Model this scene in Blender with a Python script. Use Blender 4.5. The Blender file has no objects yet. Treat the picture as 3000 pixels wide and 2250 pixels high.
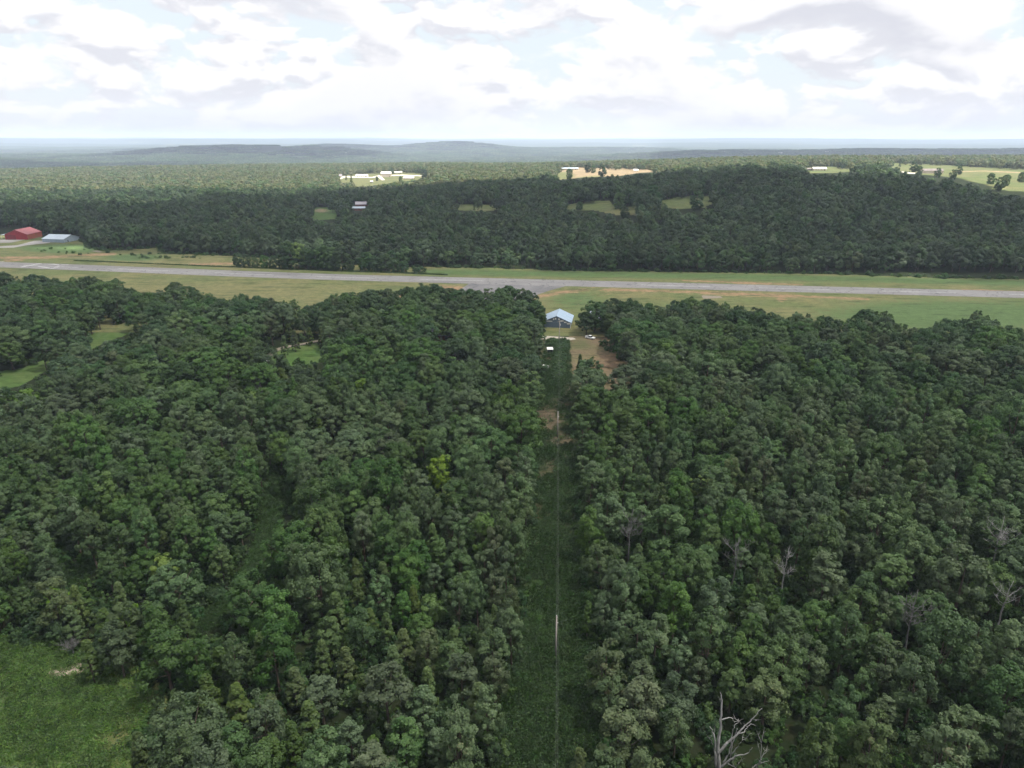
import bpy, bmesh, math, random, time
import numpy as np
from mathutils import Vector, Matrix
from mathutils.geometry import delaunay_2d_cdt
T0 = time.time()
scene = bpy.context.scene
COL = scene.collection
R = math.radians

# ------------------------------------------------------------------ camera
CAM_H, PITCH, F = 100.0, R(19.1), 2080.0          # F: focal length in pixels of the 3000 px wide photograph
cam_d = bpy.data.cameras.new('camera')
cam = bpy.data.objects.new('camera', cam_d)
COL.objects.link(cam)
cam.location = (0, 0, CAM_H)
cam.rotation_euler = (R(90) - PITCH, 0, 0)
cam_d.sensor_width = 36.0
cam_d.lens = 36.0 * F / 3000.0
cam_d.clip_start = 0.5
cam_d.clip_end = 120000
scene.camera = cam

# ------------------------------------------------------------------ light, sky, exposure
SUN_EL, SUN_AZ = R(64), R(108)                     # azimuth from +Y towards +X
SUN = Vector((math.cos(SUN_EL) * math.sin(SUN_AZ), math.cos(SUN_EL) * math.cos(SUN_AZ), math.sin(SUN_EL)))
sun_d = bpy.data.lights.new('sun', 'SUN')
sun_d.energy = 5.0
sun_d.angle = R(0.5)
sun_d.color = (1.0, 0.95, 0.86)
sun = bpy.data.objects.new('sun', sun_d)
COL.objects.link(sun)
sun.rotation_euler = SUN.to_track_quat('Z', 'Y').to_euler()
sun.location = (0, 0, 400)

world = bpy.data.worlds.new('World')
scene.world = world
world.use_nodes = True
wn, wl = world.node_tree.nodes, world.node_tree.links
wn.clear()


def node(nt, typ, **kw):
    n = nt.nodes.new(typ)
    for k, v in kw.items():
        setattr(n, k, v)
    return n


def wmath(op, a, b=None, c=None, clamp=False, nt=world.node_tree):
    n = nt.nodes.new('ShaderNodeMath')
    n.operation = op
    n.use_clamp = clamp
    for i, v in enumerate((a, b, c)):
        if v is None:
            continue
        if isinstance(v, (int, float)):
            n.inputs[i].default_value = v
        else:
            nt.links.new(v, n.inputs[i])
    return n.outputs[0]


def build_world():
    nt = world.node_tree
    sky = node(nt, 'ShaderNodeTexSky', sky_type='NISHITA', sun_disc=False)
    sky.sun_elevation = SUN_EL
    sky.sun_rotation = SUN_AZ
    sky.altitude = 200
    sky.air_density = 1.0
    sky.dust_density = 2.0
    tc = node(nt, 'ShaderNodeTexCoord')
    sep = node(nt, 'ShaderNodeSeparateXYZ')
    nt.links.new(tc.outputs['Generated'], sep.inputs[0])
    x, y, z = sep.outputs

    def fbm(sx, sz, off, detail=9.0, rough=0.55, scale=1.0, dz=0.0, dist=0.25):
        cx = node(nt, 'ShaderNodeCombineXYZ')
        nt.links.new(wmath('MULTIPLY_ADD', x, sx, off), cx.inputs[0])
        nt.links.new(wmath('MULTIPLY_ADD', y, sx, off * 0.37), cx.inputs[1])
        nt.links.new(wmath('MULTIPLY_ADD', wmath('ADD', z, dz), sz, 0.0), cx.inputs[2])
        t = node(nt, 'ShaderNodeTexNoise')
        t.inputs['Scale'].default_value = scale
        t.inputs['Detail'].default_value = detail
        t.inputs['Roughness'].default_value = rough
        t.inputs['Distortion'].default_value = dist
        nt.links.new(cx.outputs[0], t.inputs['Vector'])
        return t.outputs['Fac']

    def sstep(a, b, v):
        m = node(nt, 'ShaderNodeMapRange', interpolation_type='SMOOTHSTEP')
        nt.links.new(v, m.inputs[0])
        m.inputs[1].default_value, m.inputs[2].default_value = a, b
        m.inputs[3].default_value, m.inputs[4].default_value = 0, 1
        return m.outputs[0]

    # two decks of cumulus: a nearer one with large heaps, a far one packed towards the horizon
    near = fbm(4.6, 10.5, 6.3, detail=10, rough=0.56)
    near_up = fbm(4.6, 10.5, 6.3, detail=5, rough=0.5, dz=0.030)
    near_lo = fbm(4.6, 10.5, 6.3, detail=5, rough=0.5)
    mid = fbm(11.0, 24.0, 2.9, detail=9, rough=0.55)
    mid_up = fbm(11.0, 24.0, 2.9, detail=5, rough=0.5, dz=0.014)
    mid_lo = fbm(11.0, 24.0, 2.9, detail=5, rough=0.5)
    d_near = sstep(0.475, 0.545, near)
    d_mid = sstep(0.42, 0.50, mid)
    # where more cloud stands above a point it is a shaded base, where less it is a sunlit head
    b_near = sstep(-0.05, 0.085, wmath('SUBTRACT', near_up, near_lo))
    b_mid = sstep(-0.05, 0.09, wmath('SUBTRACT', mid_up, mid_lo))
    thick = sstep(0.50, 0.64, near_lo)
    g_near = wmath('ADD', wmath('MULTIPLY', b_near, 0.8), wmath('MULTIPLY', thick, 0.25), clamp=True)
    g_mid = wmath('MULTIPLY', b_mid, 0.85)

    def mixc(f, a_, b_):
        m = node(nt, 'ShaderNodeMix', data_type='RGBA')
        for i, v in ((0, f), (6, a_), (7, b_)):
            if isinstance(v, (int, float)):
                m.inputs[i].default_value = v
            elif isinstance(v, tuple):
                m.inputs[i].default_value = (*v, 1)
            else:
                nt.links.new(v, m.inputs[i])
        return m.outputs[2]
    HEAD, BASE = (4.7, 4.65, 4.7), (3.25, 3.3, 3.6)
    gap = mixc(0.86, sky.outputs[0], (3.75, 4.05, 4.25))         # clear gaps whitened by summer haze
    c = mixc(d_mid, gap, mixc(g_mid, HEAD, BASE))
    c = mixc(d_near, c, mixc(g_near, HEAD, BASE))
    # thick air low over the horizon
    c = mixc(wmath('MULTIPLY', wmath('SUBTRACT', 1.0, sstep(-0.02, 0.085, z)), 0.88), c, (3.7, 3.72, 3.95))
    bg = node(nt, 'ShaderNodeBackground')
    bg.inputs['Strength'].default_value = 0.1
    nt.links.new(c, bg.inputs['Color'])
    out = node(nt, 'ShaderNodeOutputWorld')
    nt.links.new(bg.outputs[0], out.inputs['Surface'])


build_world()
vs = scene.view_settings
vs.view_transform = 'Standard'
vs.look = 'None'
vs.exposure = 1.25
vs.gamma = 1.0
vs.use_curve_mapping = False
cy = scene.cycles
cy.max_bounces = 6
cy.diffuse_bounces = 3
cy.glossy_bounces = 1
cy.transmission_bounces = 3
cy.transparent_max_bounces = 8
cy.volume_bounces = 1
cy.use_denoising = True
cy.sample_clamp_indirect = 4.0
cy.use_adaptive_sampling = True
cy.adaptive_threshold = 0.02

# ------------------------------------------------------------------ terrain and pixel helpers
rng = np.random.default_rng(11)
random.seed(5)


def ss(a, b, x):
    t = np.clip((x - a) / (b - a), 0, 1)
    return t * t * (3 - 2 * t)


def vnoise(x, y, s, seed=0):
    """smooth value noise, -1..1"""
    x = np.asarray(x, float) / s
    y = np.asarray(y, float) / s
    xi, yi = np.floor(x), np.floor(y)
    fx, fy = x - xi, y - yi
    fx, fy = fx * fx * (3 - 2 * fx), fy * fy * (3 - 2 * fy)

    def hsh(i, j):
        v = np.sin(i * 127.1 + j * 311.7 + seed * 74.7) * 43758.5453
        return v - np.floor(v)
    a, b, c, d = hsh(xi, yi), hsh(xi + 1, yi), hsh(xi, yi + 1), hsh(xi + 1, yi + 1)
    return 2 * ((a * (1 - fx) + b * fx) * (1 - fy) + (c * (1 - fx) + d * fx) * fy) - 1


def gz(x, y):
    """height of the land"""
    x = np.asarray(x, float)
    y = np.asarray(y, float)
    d = np.hypot(x, y)
    yy = np.maximum(y, 1.0)
    u = x / yy
    z = 3.6 * ss(-90, -480, x) * ss(380, 560, y) * (1 - ss(1200, 1900, y))
    hill = 42 * ss(-0.45, 0.5, u) * ss(560, 1000, y) * (1 - ss(1900, 2900, y))
    z = z + np.where(y > 1, hill, 0)
    z = z + vnoise(x, y, 260, 3) * 3.0 * ss(620, 900, y)
    z = z - 58 * ss(2500, 4200, d)
    far = ss(3000, 4500, d)
    z = z + far * (vnoise(x, 2.4 * y, 1900, 5) * 32 + vnoise(x, 1.8 * y, 700, 8) * 13)

    def bump(cx, cy, rx, ry, a):
        return a * np.exp(-(((x - cx) / rx) ** 2 + ((y - cy) / ry) ** 2))
    z = z + bump(-2330, 6100, 800, 420, 66) + bump(-1500, 6000, 500, 350, 40)
    z = z + bump(-560, 8100, 520, 500, 56) + bump(-1000, 8200, 700, 400, 34) + bump(500, 8300, 1300, 700, 48) + bump(-2100, 8600, 700, 500, 52)
    z = z + bump(3000, 5600, 2600, 420, 46)
    fr = ss(9500, 24000, d)
    z = z + fr * (126 + vnoise(x, 2.2 * y, 6500, 9) * 42 + vnoise(x, 2.0 * y, 2300, 13) * 16)
    z = z + ss(9000, 11000, d) * (1 - fr) * (vnoise(x, 2.5 * y, 3200, 15) * 34 + 10)
    z = z + 0.0 * d
    return z


def ray(px, py):
    u, v = (px - 1500) / F, (1125 - py) / F
    return np.array([u, math.cos(PITCH) + v * math.sin(PITCH), -math.sin(PITCH) + v * math.cos(PITCH)])


def at(px, py, h=0.0):
    """point on the land (h metres above it) seen at photograph pixel (px, py)"""
    d = ray(px, py)
    ts = np.geomspace(40, 30000, 5000)
    zz = CAM_H + d[2] * ts - (gz(d[0] * ts, d[1] * ts) + h)
    k = int(np.argmax(zz < 0))
    a, b = ts[max(k - 1, 0)], ts[k]
    for _ in range(30):
        m = (a + b) / 2
        if CAM_H + d[2] * m - (gz(d[0] * m, d[1] * m) + h) < 0:
            b = m
        else:
            a = m
    return np.array([d[0] * b, d[1] * b, float(gz(d[0] * b, d[1] * b))])


def proj(x, y, z):
    dy = y * math.cos(PITCH) - (z - CAM_H) * math.sin(PITCH)
    dz = y * math.sin(PITCH) + (z - CAM_H) * math.cos(PITCH)
    dy = np.maximum(dy, 1e-3)
    return 1500 + F * x / dy, 1125 - F * dz / dy


def inpoly(px, py, poly):
    px = np.asarray(px)
    py = np.asarray(py)
    inside = np.zeros(px.shape, bool)
    n = len(poly)
    for i in range(n):
        x1, y1 = poly[i]
        x2, y2 = poly[(i + 1) % n]
        if y1 == y2:
            continue
        c = ((y1 > py) != (y2 > py)) & (px < (x2 - x1) * (py - y1) / (y2 - y1) + x1)
        inside ^= c
    return inside


# ------------------------------------------------------------------ mesh and object helpers
def mesh_from(name, V, faces, mats=(), smooth=False, fmat=None):
    m = bpy.data.meshes.new(name)
    V = np.asarray(V, np.float32)
    if isinstance(faces, np.ndarray):
        k = faces.shape[1]
        m.vertices.add(len(V))
        m.vertices.foreach_set('co', V.ravel())
        m.loops.add(faces.size)
        m.loops.foreach_set('vertex_index', faces.astype(np.int32).ravel())
        m.polygons.add(len(faces))
        m.polygons.foreach_set('loop_start', np.arange(0, faces.size, k, dtype=np.int32))
        m.update(calc_edges=True)
    else:
        m.from_pydata([tuple(map(float, v)) for v in V], [], faces)
        m.update()
    for mt in mats:
        m.materials.append(mt)
    if fmat is not None:
        m.polygons.foreach_set('material_index', np.asarray(fmat, np.int32))
    if smooth:
        m.polygons.foreach_set('use_smooth', np.ones(len(m.polygons), bool))
    return m


def obj(name, mesh, parent=None, loc=None, rz=None):
    o = bpy.data.objects.new(name, mesh)
    COL.objects.link(o)
    if parent is not None:
        o.parent = parent
    if loc is not None:
        o.location = tuple(map(float, loc))
    if rz is not None:
        o.rotation_euler = (0, 0, rz)
    return o


def tag(o, label=None, cat=None, group=None, kind=None):
    if label:
        o['label'] = label
    if cat:
        o['category'] = cat
    if group:
        o['group'] = group
    if kind:
        o['kind'] = kind
    return o


def thing(name, label, cat, loc=(0, 0, 0), rz=0.0, group=None):
    o = bpy.data.objects.new(name, None)
    COL.objects.link(o)
    o.empty_display_size = 0.5
    o.location = tuple(map(float, loc))
    o.rotation_euler = (0, 0, rz)
    return tag(o, label, cat, group)


class MB:
    """collects shapes into one mesh"""

    def __init__(self):
        self.v, self.f = [], []

    def add(self, v, f):
        n = len(self.v)
        self.v += [tuple(map(float, p)) for p in v]
        self.f += [tuple(i + n for i in q) for q in f]
        return self

    def box(self, x0, x1, y0, y1, z0, z1):
        v = [(x0, y0, z0), (x1, y0, z0), (x1, y1, z0), (x0, y1, z0), (x0, y0, z1), (x1, y0, z1), (x1, y1, z1), (x0, y1, z1)]
        return self.add(v, [(3, 2, 1, 0), (4, 5, 6, 7), (0, 1, 5, 4), (1, 2, 6, 5), (2, 3, 7, 6), (3, 0, 4, 7)])

    def prism(self, prof, x0, x1):
        """profile (y,z) counter-clockwise, swept along x"""
        n = len(prof)
        v = [(x0, a, b) for a, b in prof] + [(x1, a, b) for a, b in prof]
        f = [tuple(range(n)), tuple(range(2 * n - 1, n - 1, -1))]
        f += [((i + 1) % n, i, n + i, n + (i + 1) % n) for i in range(n)]
        return self.add(v, f)

    def tube(self, pts, rad, seg=7, cap=True):
        pts = [Vector(p) for p in pts]
        n0 = len(self.v)
        up = Vector((0, 0, 1))
        for i, p in enumerate(pts):
            d = (pts[min(i + 1, len(pts) - 1)] - pts[max(i - 1, 0)]).normalized()
            ref = up if abs(d.dot(up)) < 0.95 else Vector((1, 0, 0))
            a = d.cross(ref).normalized()
            b = d.cross(a).normalized()
            for k in range(seg):
                t = 2 * math.pi * k / seg
                self.v.append(tuple(p + (a * math.cos(t) + b * math.sin(t)) * rad[i]))
        for i in range(len(pts) - 1):
            for k in range(seg):
                q = n0 + i * seg
                self.f.append((q + k, q + (k + 1) % seg, q + seg + (k + 1) % seg, q + seg + k))
        if cap:
            self.f.append(tuple(n0 + k for k in range(seg)))
            q = n0 + (len(pts) - 1) * seg
            self.f.append(tuple(q + k for k in reversed(range(seg))))
        return self

    def build(self, name, mat, parent=None, loc=None, rz=None, smooth=False):
        m = mesh_from(name, self.v, self.f, [mat], smooth)
        bm = bmesh.new()
        bm.from_mesh(m)
        bmesh.ops.recalc_face_normals(bm, faces=bm.faces)
        bm.to_mesh(m)
        bm.free()
        return obj(name, m, parent, loc, rz)


# ------------------------------------------------------------------ materials
def new_mat(name):
    m = bpy.data.materials.new(name)
    m.use_nodes = True
    nt = m.node_tree
    nt.nodes.clear()
    out = nt.nodes.new('ShaderNodeOutputMaterial')
    return m, nt, out


def rgb(c):
    return (c[0], c[1], c[2], 1.0)


def mix_rgb(nt, fac, a, b, blend='MIX'):
    n = nt.nodes.new('ShaderNodeMix')
    n.data_type = 'RGBA'
    n.blend_type = blend
    for i, v in ((0, fac), (6, a), (7, b)):
        if isinstance(v, (int, float)):
            n.inputs[i].default_value = v
        elif isinstance(v, tuple):
            n.inputs[i].default_value = rgb(v)
        else:
            nt.links.new(v, n.inputs[i])
    return n.outputs[2]


def noise(nt, scale, detail=4, rough=0.55, coord='Object', vec=None, stretch=None):
    if vec is None:
        tc = nt.nodes.new('ShaderNodeTexCoord')
        vec = tc.outputs[coord]
    if stretch:
        mp = nt.nodes.new('ShaderNodeMapping')
        mp.inputs['Scale'].default_value = stretch
        nt.links.new(vec, mp.inputs[0])
        vec = mp.outputs[0]
    t = nt.nodes.new('ShaderNodeTexNoise')
    t.inputs['Scale'].default_value = scale
    t.inputs['Detail'].default_value = detail
    t.inputs['Roughness'].default_value = rough
    nt.links.new(vec, t.inputs['Vector'])
    return t.outputs['Fac']


def mrange(nt, v, a, b, c=0.0, d=1.0, smooth=True):
    m = nt.nodes.new('ShaderNodeMapRange')
    if smooth:
        m.interpolation_type = 'SMOOTHSTEP'
    nt.links.new(v, m.inputs[0])
    for i, q in enumerate((a, b, c, d)):
        m.inputs[i + 1].default_value = q
    return m.outputs[0]


def principled(nt, out, col, rough=0.8, spec=0.2, metal=0.0, bump=None, bstr=0.3, bdist=0.1):
    p = nt.nodes.new('ShaderNodeBsdfPrincipled')
    if isinstance(col, tuple):
        p.inputs['Base Color'].default_value = rgb(col)
    else:
        nt.links.new(col, p.inputs['Base Color'])
    p.inputs['Roughness'].default_value = rough
    p.inputs['Specular IOR Level'].default_value = spec
    p.inputs['Metallic'].default_value = metal
    if bump is not None:
        b = nt.nodes.new('ShaderNodeBump')
        b.inputs['Strength'].default_value = bstr
        b.inputs['Distance'].default_value = bdist
        nt.links.new(bump, b.inputs['Height'])
        nt.links.new(b.outputs[0], p.inputs['Normal'])
    nt.links.new(p.outputs[0], out.inputs['Surface'])
    return p


def simple(name, a, b=None, scale=1.0, rough=0.8, spec=0.2, metal=0.0, bump=0.0, stretch=None, detail=5):
    m, nt, out = new_mat(name)
    if b is None:
        b = tuple(c * 0.8 for c in a)
    n = noise(nt, scale, detail, stretch=stretch)
    c = mix_rgb(nt, mrange(nt, n, 0.3, 0.7), a, b)
    principled(nt, out, c, rough, spec, metal, n if bump else None, bump)
    return m


def leaf_mat(name, a, b, tip=None, spec=0.18, trans=0.33, vary=0.5):
    m, nt, out = new_mat(name)
    oi = nt.nodes.new('ShaderNodeObjectInfo')
    at_ = nt.nodes.new('ShaderNodeAttribute')
    at_.attribute_name = 'tint'
    col = mix_rgb(nt, at_.outputs['Fac'], a, b)
    if tip:
        col = mix_rgb(nt, mrange(nt, at_.outputs['Fac'], 0.72, 0.95), col, tip)
    r = oi.outputs['Random']
    r2 = wmath('FRACT', wmath('MULTIPLY', r, 17.31, nt=nt), nt=nt)
    r3 = wmath('FRACT', wmath('MULTIPLY', r, 53.77, nt=nt), nt=nt)
    hs = nt.nodes.new('ShaderNodeHueSaturation')
    nt.links.new(wmath('MULTIPLY_ADD', r2, 0.030, 0.483, nt=nt), hs.inputs['Hue'])
    nt.links.new(wmath('MULTIPLY_ADD', r3, 0.3, 0.82, nt=nt), hs.inputs['Saturation'])
    nt.links.new(wmath('MULTIPLY_ADD', r, vary, 1.0 - vary * 0.5, nt=nt), hs.inputs['Value'])
    nt.links.new(col, hs.inputs['Color'])
    p = nt.nodes.new('ShaderNodeBsdfPrincipled')
    nt.links.new(hs.outputs[0], p.inputs['Base Color'])
    p.inputs['Roughness'].default_value = 0.5
    p.inputs['Specular IOR Level'].default_value = spec
    tl = nt.nodes.new('ShaderNodeBsdfTranslucent')
    nt.links.new(mix_rgb(nt, 1.0, hs.outputs[0], (0.90, 1.12, 0.62), 'MULTIPLY'), tl.inputs['Color'])
    mx = nt.nodes.new('ShaderNodeMixShader')
    mx.inputs[0].default_value = trans
    nt.links.new(p.outputs[0], mx.inputs[1])
    nt.links.new(tl.outputs[0], mx.inputs[2])
    nt.links.new(mx.outputs[0], out.inputs['Surface'])
    return m


M = {}
M['grey_oak'] = leaf_mat('leaves_grey_green', (0.042, 0.080, 0.034), (0.116, 0.172, 0.080))
M['green_oak'] = leaf_mat('leaves_mid_green', (0.034, 0.078, 0.024), (0.094, 0.160, 0.050))
M['olive_oak'] = leaf_mat('leaves_olive', (0.048, 0.078, 0.034), (0.110, 0.146, 0.068), tip=(0.140, 0.145, 0.078))
M['dark_oak'] = leaf_mat('leaves_dark_green', (0.024, 0.060, 0.024), (0.062, 0.112, 0.040))
M['lime'] = leaf_mat('leaves_yellow_green', (0.082, 0.150, 0.024), (0.140, 0.225, 0.042), vary=0.3)
M['cedar'] = leaf_mat('needles_olive', (0.034, 0.066, 0.017), (0.074, 0.112, 0.030), spec=0.15, trans=0.15)
M['weed'] = leaf_mat('weed_leaves', (0.022, 0.052, 0.017), (0.060, 0.106, 0.034), spec=0.2, vary=0.7)
M['grass_blade'] = leaf_mat('grass_blades', (0.058, 0.125, 0.028), (0.115, 0.190, 0.050), spec=0.15, vary=0.7)
M['plain'] = leaf_mat('leaves_sunlit_olive', (0.115, 0.130, 0.062), (0.185, 0.192, 0.104))  # olive made paler: sunlight on the far woods is put into the colour
M['plain_green'] = leaf_mat('leaves_sunlit_green', (0.080, 0.106, 0.046), (0.145, 0.165, 0.080))  # green of the far trees, brightened in the colour to look sunlit
M['slope'] = leaf_mat('leaves_blue_green', (0.032, 0.060, 0.032), (0.070, 0.106, 0.056), vary=0.7)
M['bark'] = simple('bark', (0.11, 0.09, 0.07), (0.06, 0.05, 0.04), 3.0, 0.9, 0.1, bump=0.4, stretch=(1, 1, 0.2))
M['bare_wood'] = simple('weathered_bare_wood', (0.31, 0.31, 0.305), (0.17, 0.168, 0.163), 2.5, 0.85, 0.1, bump=0.5, stretch=(1, 1, 0.25))
M['twig'] = simple('grey_twigs', (0.165, 0.165, 0.16), (0.10, 0.10, 0.098), 2.0, 0.9, 0.1)


def ground_mat():
    m, nt, out = new_mat('woodland_floor')
    n1 = noise(nt, 0.02, 5)
    n2 = noise(nt, 0.35, 6, 0.65)
    c = mix_rgb(nt, mrange(nt, n1, 0.35, 0.65), (0.016, 0.024, 0.010), (0.012, 0.020, 0.008))
    c = mix_rgb(nt, mrange(nt, n2, 0.45, 0.75), c, (0.026, 0.026, 0.015))
    principled(nt, out, c, 0.95, 0.05, bump=n2, bstr=0.6, bdist=0.3)
    return m


def far_mat():
    m, nt, out = new_mat('distant_wooded_hills')
    n1 = noise(nt, 0.0011, 6, 0.6)
    n2 = noise(nt, 0.02, 5, 0.7)
    c = mix_rgb(nt, mrange(nt, n2, 0.35, 0.7), (0.022, 0.040, 0.022), (0.050, 0.072, 0.040))
    c = mix_rgb(nt, mrange(nt, n1, 0.62, 0.68), c, (0.11, 0.12, 0.07))
    principled(nt, out, c, 0.95, 0.05, bump=n2, bstr=1.0, bdist=14.0)
    return m


def grass_mat(name, base, dry, lush, dirt, scale=1.0, tufts=0.5):
    """grass whose vertex values lay out bare earth ('dirt'), lush growth ('lush') and dry sward ('dry')"""
    m, nt, out = new_mat(name)

    def att(nm):
        a = nt.nodes.new('ShaderNodeAttribute')
        a.attribute_name = nm
        return a.outputs['Fac']
    n1 = noise(nt, 0.03 * scale, 5, 0.6)
    n2 = noise(nt, 0.22 * scale, 6, 0.65)
    n3 = noise(nt, 1.6 * scale, 4, 0.7)
    c = mix_rgb(nt, mrange(nt, n1, 0.36, 0.64), base, dry)
    jit = wmath('MULTIPLY_ADD', n2, 0.9, -0.45, nt=nt)
    lf = mrange(nt, wmath('ADD', att('lush'), jit, nt=nt), 0.25, 0.75)
    c = mix_rgb(nt, lf, c, lush)
    df = mrange(nt, wmath('ADD', att('dry'), jit, nt=nt), 0.3, 0.8)
    c = mix_rgb(nt, df, c, dry)
    jit2 = wmath('MULTIPLY_ADD', n2, 1.1, -0.55, nt=nt)
    ef = mrange(nt, wmath('ADD', att('dirt'), jit2, nt=nt), 0.3, 0.85)
    c = mix_rgb(nt, ef, c, dirt)
    n5 = noise(nt, 0.12 * scale, 5, 0.7, stretch=(0.25, 1.3, 1))
    c = mix_rgb(nt, mrange(nt, n5, 0.50, 0.66, 0.0, 0.75), c, tuple(0.55 * q for q in lush))
    v = mrange(nt, n3, 0.3, 0.7, 1.0 - tufts * 0.45, 1.0 + tufts * 0.35)
    v2 = mrange(nt, n2, 0.3, 0.7, 0.82, 1.14)
    hs = nt.nodes.new('ShaderNodeHueSaturation')
    nt.links.new(wmath('MULTIPLY', v, v2, nt=nt), hs.inputs['Value'])
    nt.links.new(c, hs.inputs['Color'])
    principled(nt, out, hs.outputs[0], 0.95, 0.08, bump=n3, bstr=0.5, bdist=0.3 / scale)
    return m


M['ground'] = ground_mat()
M['far'] = far_mat()
M['airfield'] = grass_mat('mown_airfield_grass', (0.096, 0.116, 0.046), (0.134, 0.130, 0.060), (0.070, 0.110, 0.042), (0.230, 0.150, 0.092))
M['pasture'] = grass_mat('pasture_grass', (0.088, 0.112, 0.042), (0.120, 0.122, 0.056), (0.064, 0.104, 0.036), (0.30, 0.22, 0.14), 0.6)
M['hay'] = grass_mat('tan_hay_field', (0.22, 0.17, 0.105), (0.25, 0.195, 0.12), (0.12, 0.13, 0.055), (0.26, 0.18, 0.11), 0.6)
M['clearing'] = grass_mat('rough_clearing_grass', (0.070, 0.118, 0.032), (0.105, 0.115, 0.044), (0.055, 0.122, 0.027), (0.27, 0.23, 0.18), 3.0, 1.0)
M['strip'] = grass_mat('power_line_cut_soil', (0.040, 0.052, 0.022), (0.075, 0.062, 0.038), (0.026, 0.052, 0.015), (0.098, 0.076, 0.050), 3.0, 1.0)
M['lawn'] = grass_mat('house_lawn', (0.055, 0.106, 0.028), (0.072, 0.104, 0.034), (0.045, 0.098, 0.022), (0.2, 0.16, 0.1), 1.5, 0.4)
M['yard'] = grass_mat('dry_dirt_yard', (0.130, 0.100, 0.064), (0.120, 0.105, 0.056), (0.075, 0.085, 0.038), (0.165, 0.112, 0.072), 2.0, 0.6)


def asphalt_mat(name, a, b, crack=True):
    m, nt, out = new_mat(name)
    tc = nt.nodes.new('ShaderNodeTexCoord')
    n1 = noise(nt, 0.05, 5, 0.6)
    n2 = noise(nt, 0.9, 5, 0.7)
    n4 = noise(nt, 0.06, 4, 0.6, stretch=(0.12, 1.6, 1))
    c = mix_rgb(nt, mrange(nt, n1, 0.3, 0.7), a, b)
    c = mix_rgb(nt, mrange(nt, n4, 0.52, 0.72, 0, 0.5), c, tuple(q * 0.55 for q in a))
    c = mix_rgb(nt, mrange(nt, n2, 0.4, 0.8, 0, 0.35), c, tuple(q * 1.3 for q in b))
    if crack:
        vo = nt.nodes.new('ShaderNodeTexVoronoi')
        vo.feature = 'DISTANCE_TO_EDGE'
        vo.inputs['Scale'].default_value = 0.075
        mp = nt.nodes.new('ShaderNodeVectorMath')
        mp.operation = 'ADD'
        nz = nt.nodes.new('ShaderNodeTexNoise')
        nz.inputs['Scale'].default_value = 0.2
        sc = nt.nodes.new('ShaderNodeVectorMath')
        sc.operation = 'SCALE'
        sc.inputs['Scale'].default_value = 9.0
        nt.links.new(tc.outputs['Object'], nz.inputs['Vector'])
        nt.links.new(nz.outputs['Color'], sc.inputs[0])
        nt.links.new(tc.outputs['Object'], mp.inputs[0])
        nt.links.new(sc.outputs[0], mp.inputs[1])
        nt.links.new(mp.outputs[0], vo.inputs['Vector'])
        c = mix_rgb(nt, mrange(nt, vo.outputs['Distance'], 0.0, 0.03, 0.75, 0.0), c, (0.055, 0.055, 0.058))
    principled(nt, out, c, 0.9, 0.15)
    return m


M['asphalt'] = asphalt_mat('worn_runway_asphalt', (0.150, 0.148, 0.150), (0.185, 0.182, 0.182))
M['apron'] = asphalt_mat('patched_apron_asphalt', (0.105, 0.105, 0.112), (0.165, 0.162, 0.165))
M['pale_tarmac'] = asphalt_mat('pale_taxi_tarmac', (0.19, 0.185, 0.18), (0.25, 0.24, 0.23), False)
M['paint'] = simple('faded_white_paint', (0.40, 0.40, 0.40), (0.24, 0.24, 0.24), 0.5, 0.8)
M['concrete'] = simple('driveway_concrete', (0.36, 0.33, 0.28), (0.27, 0.25, 0.21), 0.8, 0.9)
M['gravel'] = simple('pale_gravel', (0.21, 0.185, 0.145), (0.14, 0.12, 0.095), 1.5, 0.95)
M['farm_gravel'] = simple('white_farm_gravel', (0.55, 0.51, 0.45), (0.42, 0.38, 0.32), 0.5, 0.95)


def metal_mat(name, a, b, axis=(1, 0, 0), rib=1.0, rough=0.5, spec=0.35):
    """ribbed sheet metal: fine relief across one axis"""
    m, nt, out = new_mat(name)
    w = nt.nodes.new('ShaderNodeTexWave')
    w.wave_type = 'BANDS'
    w.bands_direction = 'X' if axis[0] else 'Y'
    w.inputs['Scale'].default_value = rib
    tc = nt.nodes.new('ShaderNodeTexCoord')
    nt.links.new(tc.outputs['Object'], w.inputs['Vector'])
    n = noise(nt, 0.5, 5, 0.65, stretch=(1, 1, 0.3))
    c = mix_rgb(nt, mrange(nt, n, 0.35, 0.7), a, b)
    principled(nt, out, c, rough, spec, bump=w.outputs['Fac'], bstr=0.35, bdist=0.05)
    return m


M['red_wall'] = metal_mat('red_sheet_wall', (0.25, 0.020, 0.028), (0.19, 0.017, 0.022))
M['red_rust'] = simple('rusty_red_wall', (0.30, 0.075, 0.055), (0.22, 0.085, 0.045), 0.25, 0.8, bump=0.2)
M['red_roof'] = metal_mat('faded_red_roof', (0.29, 0.075, 0.085), (0.24, 0.055, 0.065), rough=0.5)
M['red_door'] = metal_mat('dark_red_door', (0.15, 0.012, 0.016), (0.11, 0.01, 0.013))
M['white_roof'] = metal_mat('pale_metal_roof', (0.36, 0.42, 0.48), (0.30, 0.36, 0.43), rough=0.5, spec=0.3)
M['white_wall'] = metal_mat('pale_blue_metal_wall', (0.27, 0.33, 0.39), (0.22, 0.28, 0.34))
M['blue_roof'] = metal_mat('pale_blue_metal_roof', (0.25, 0.33, 0.42), (0.20, 0.28, 0.37), rough=0.5, spec=0.3)
M['blue_wall'] = metal_mat('slate_blue_wall', (0.12, 0.165, 0.22), (0.095, 0.135, 0.185))
M['white_paint'] = simple('white_paintwork', (0.72, 0.72, 0.70), (0.62, 0.62, 0.60), 1.0, 0.5, 0.4)
M['bright_roof'] = metal_mat('bright_white_roof', (0.80, 0.79, 0.77), (0.72, 0.71, 0.69))
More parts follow.
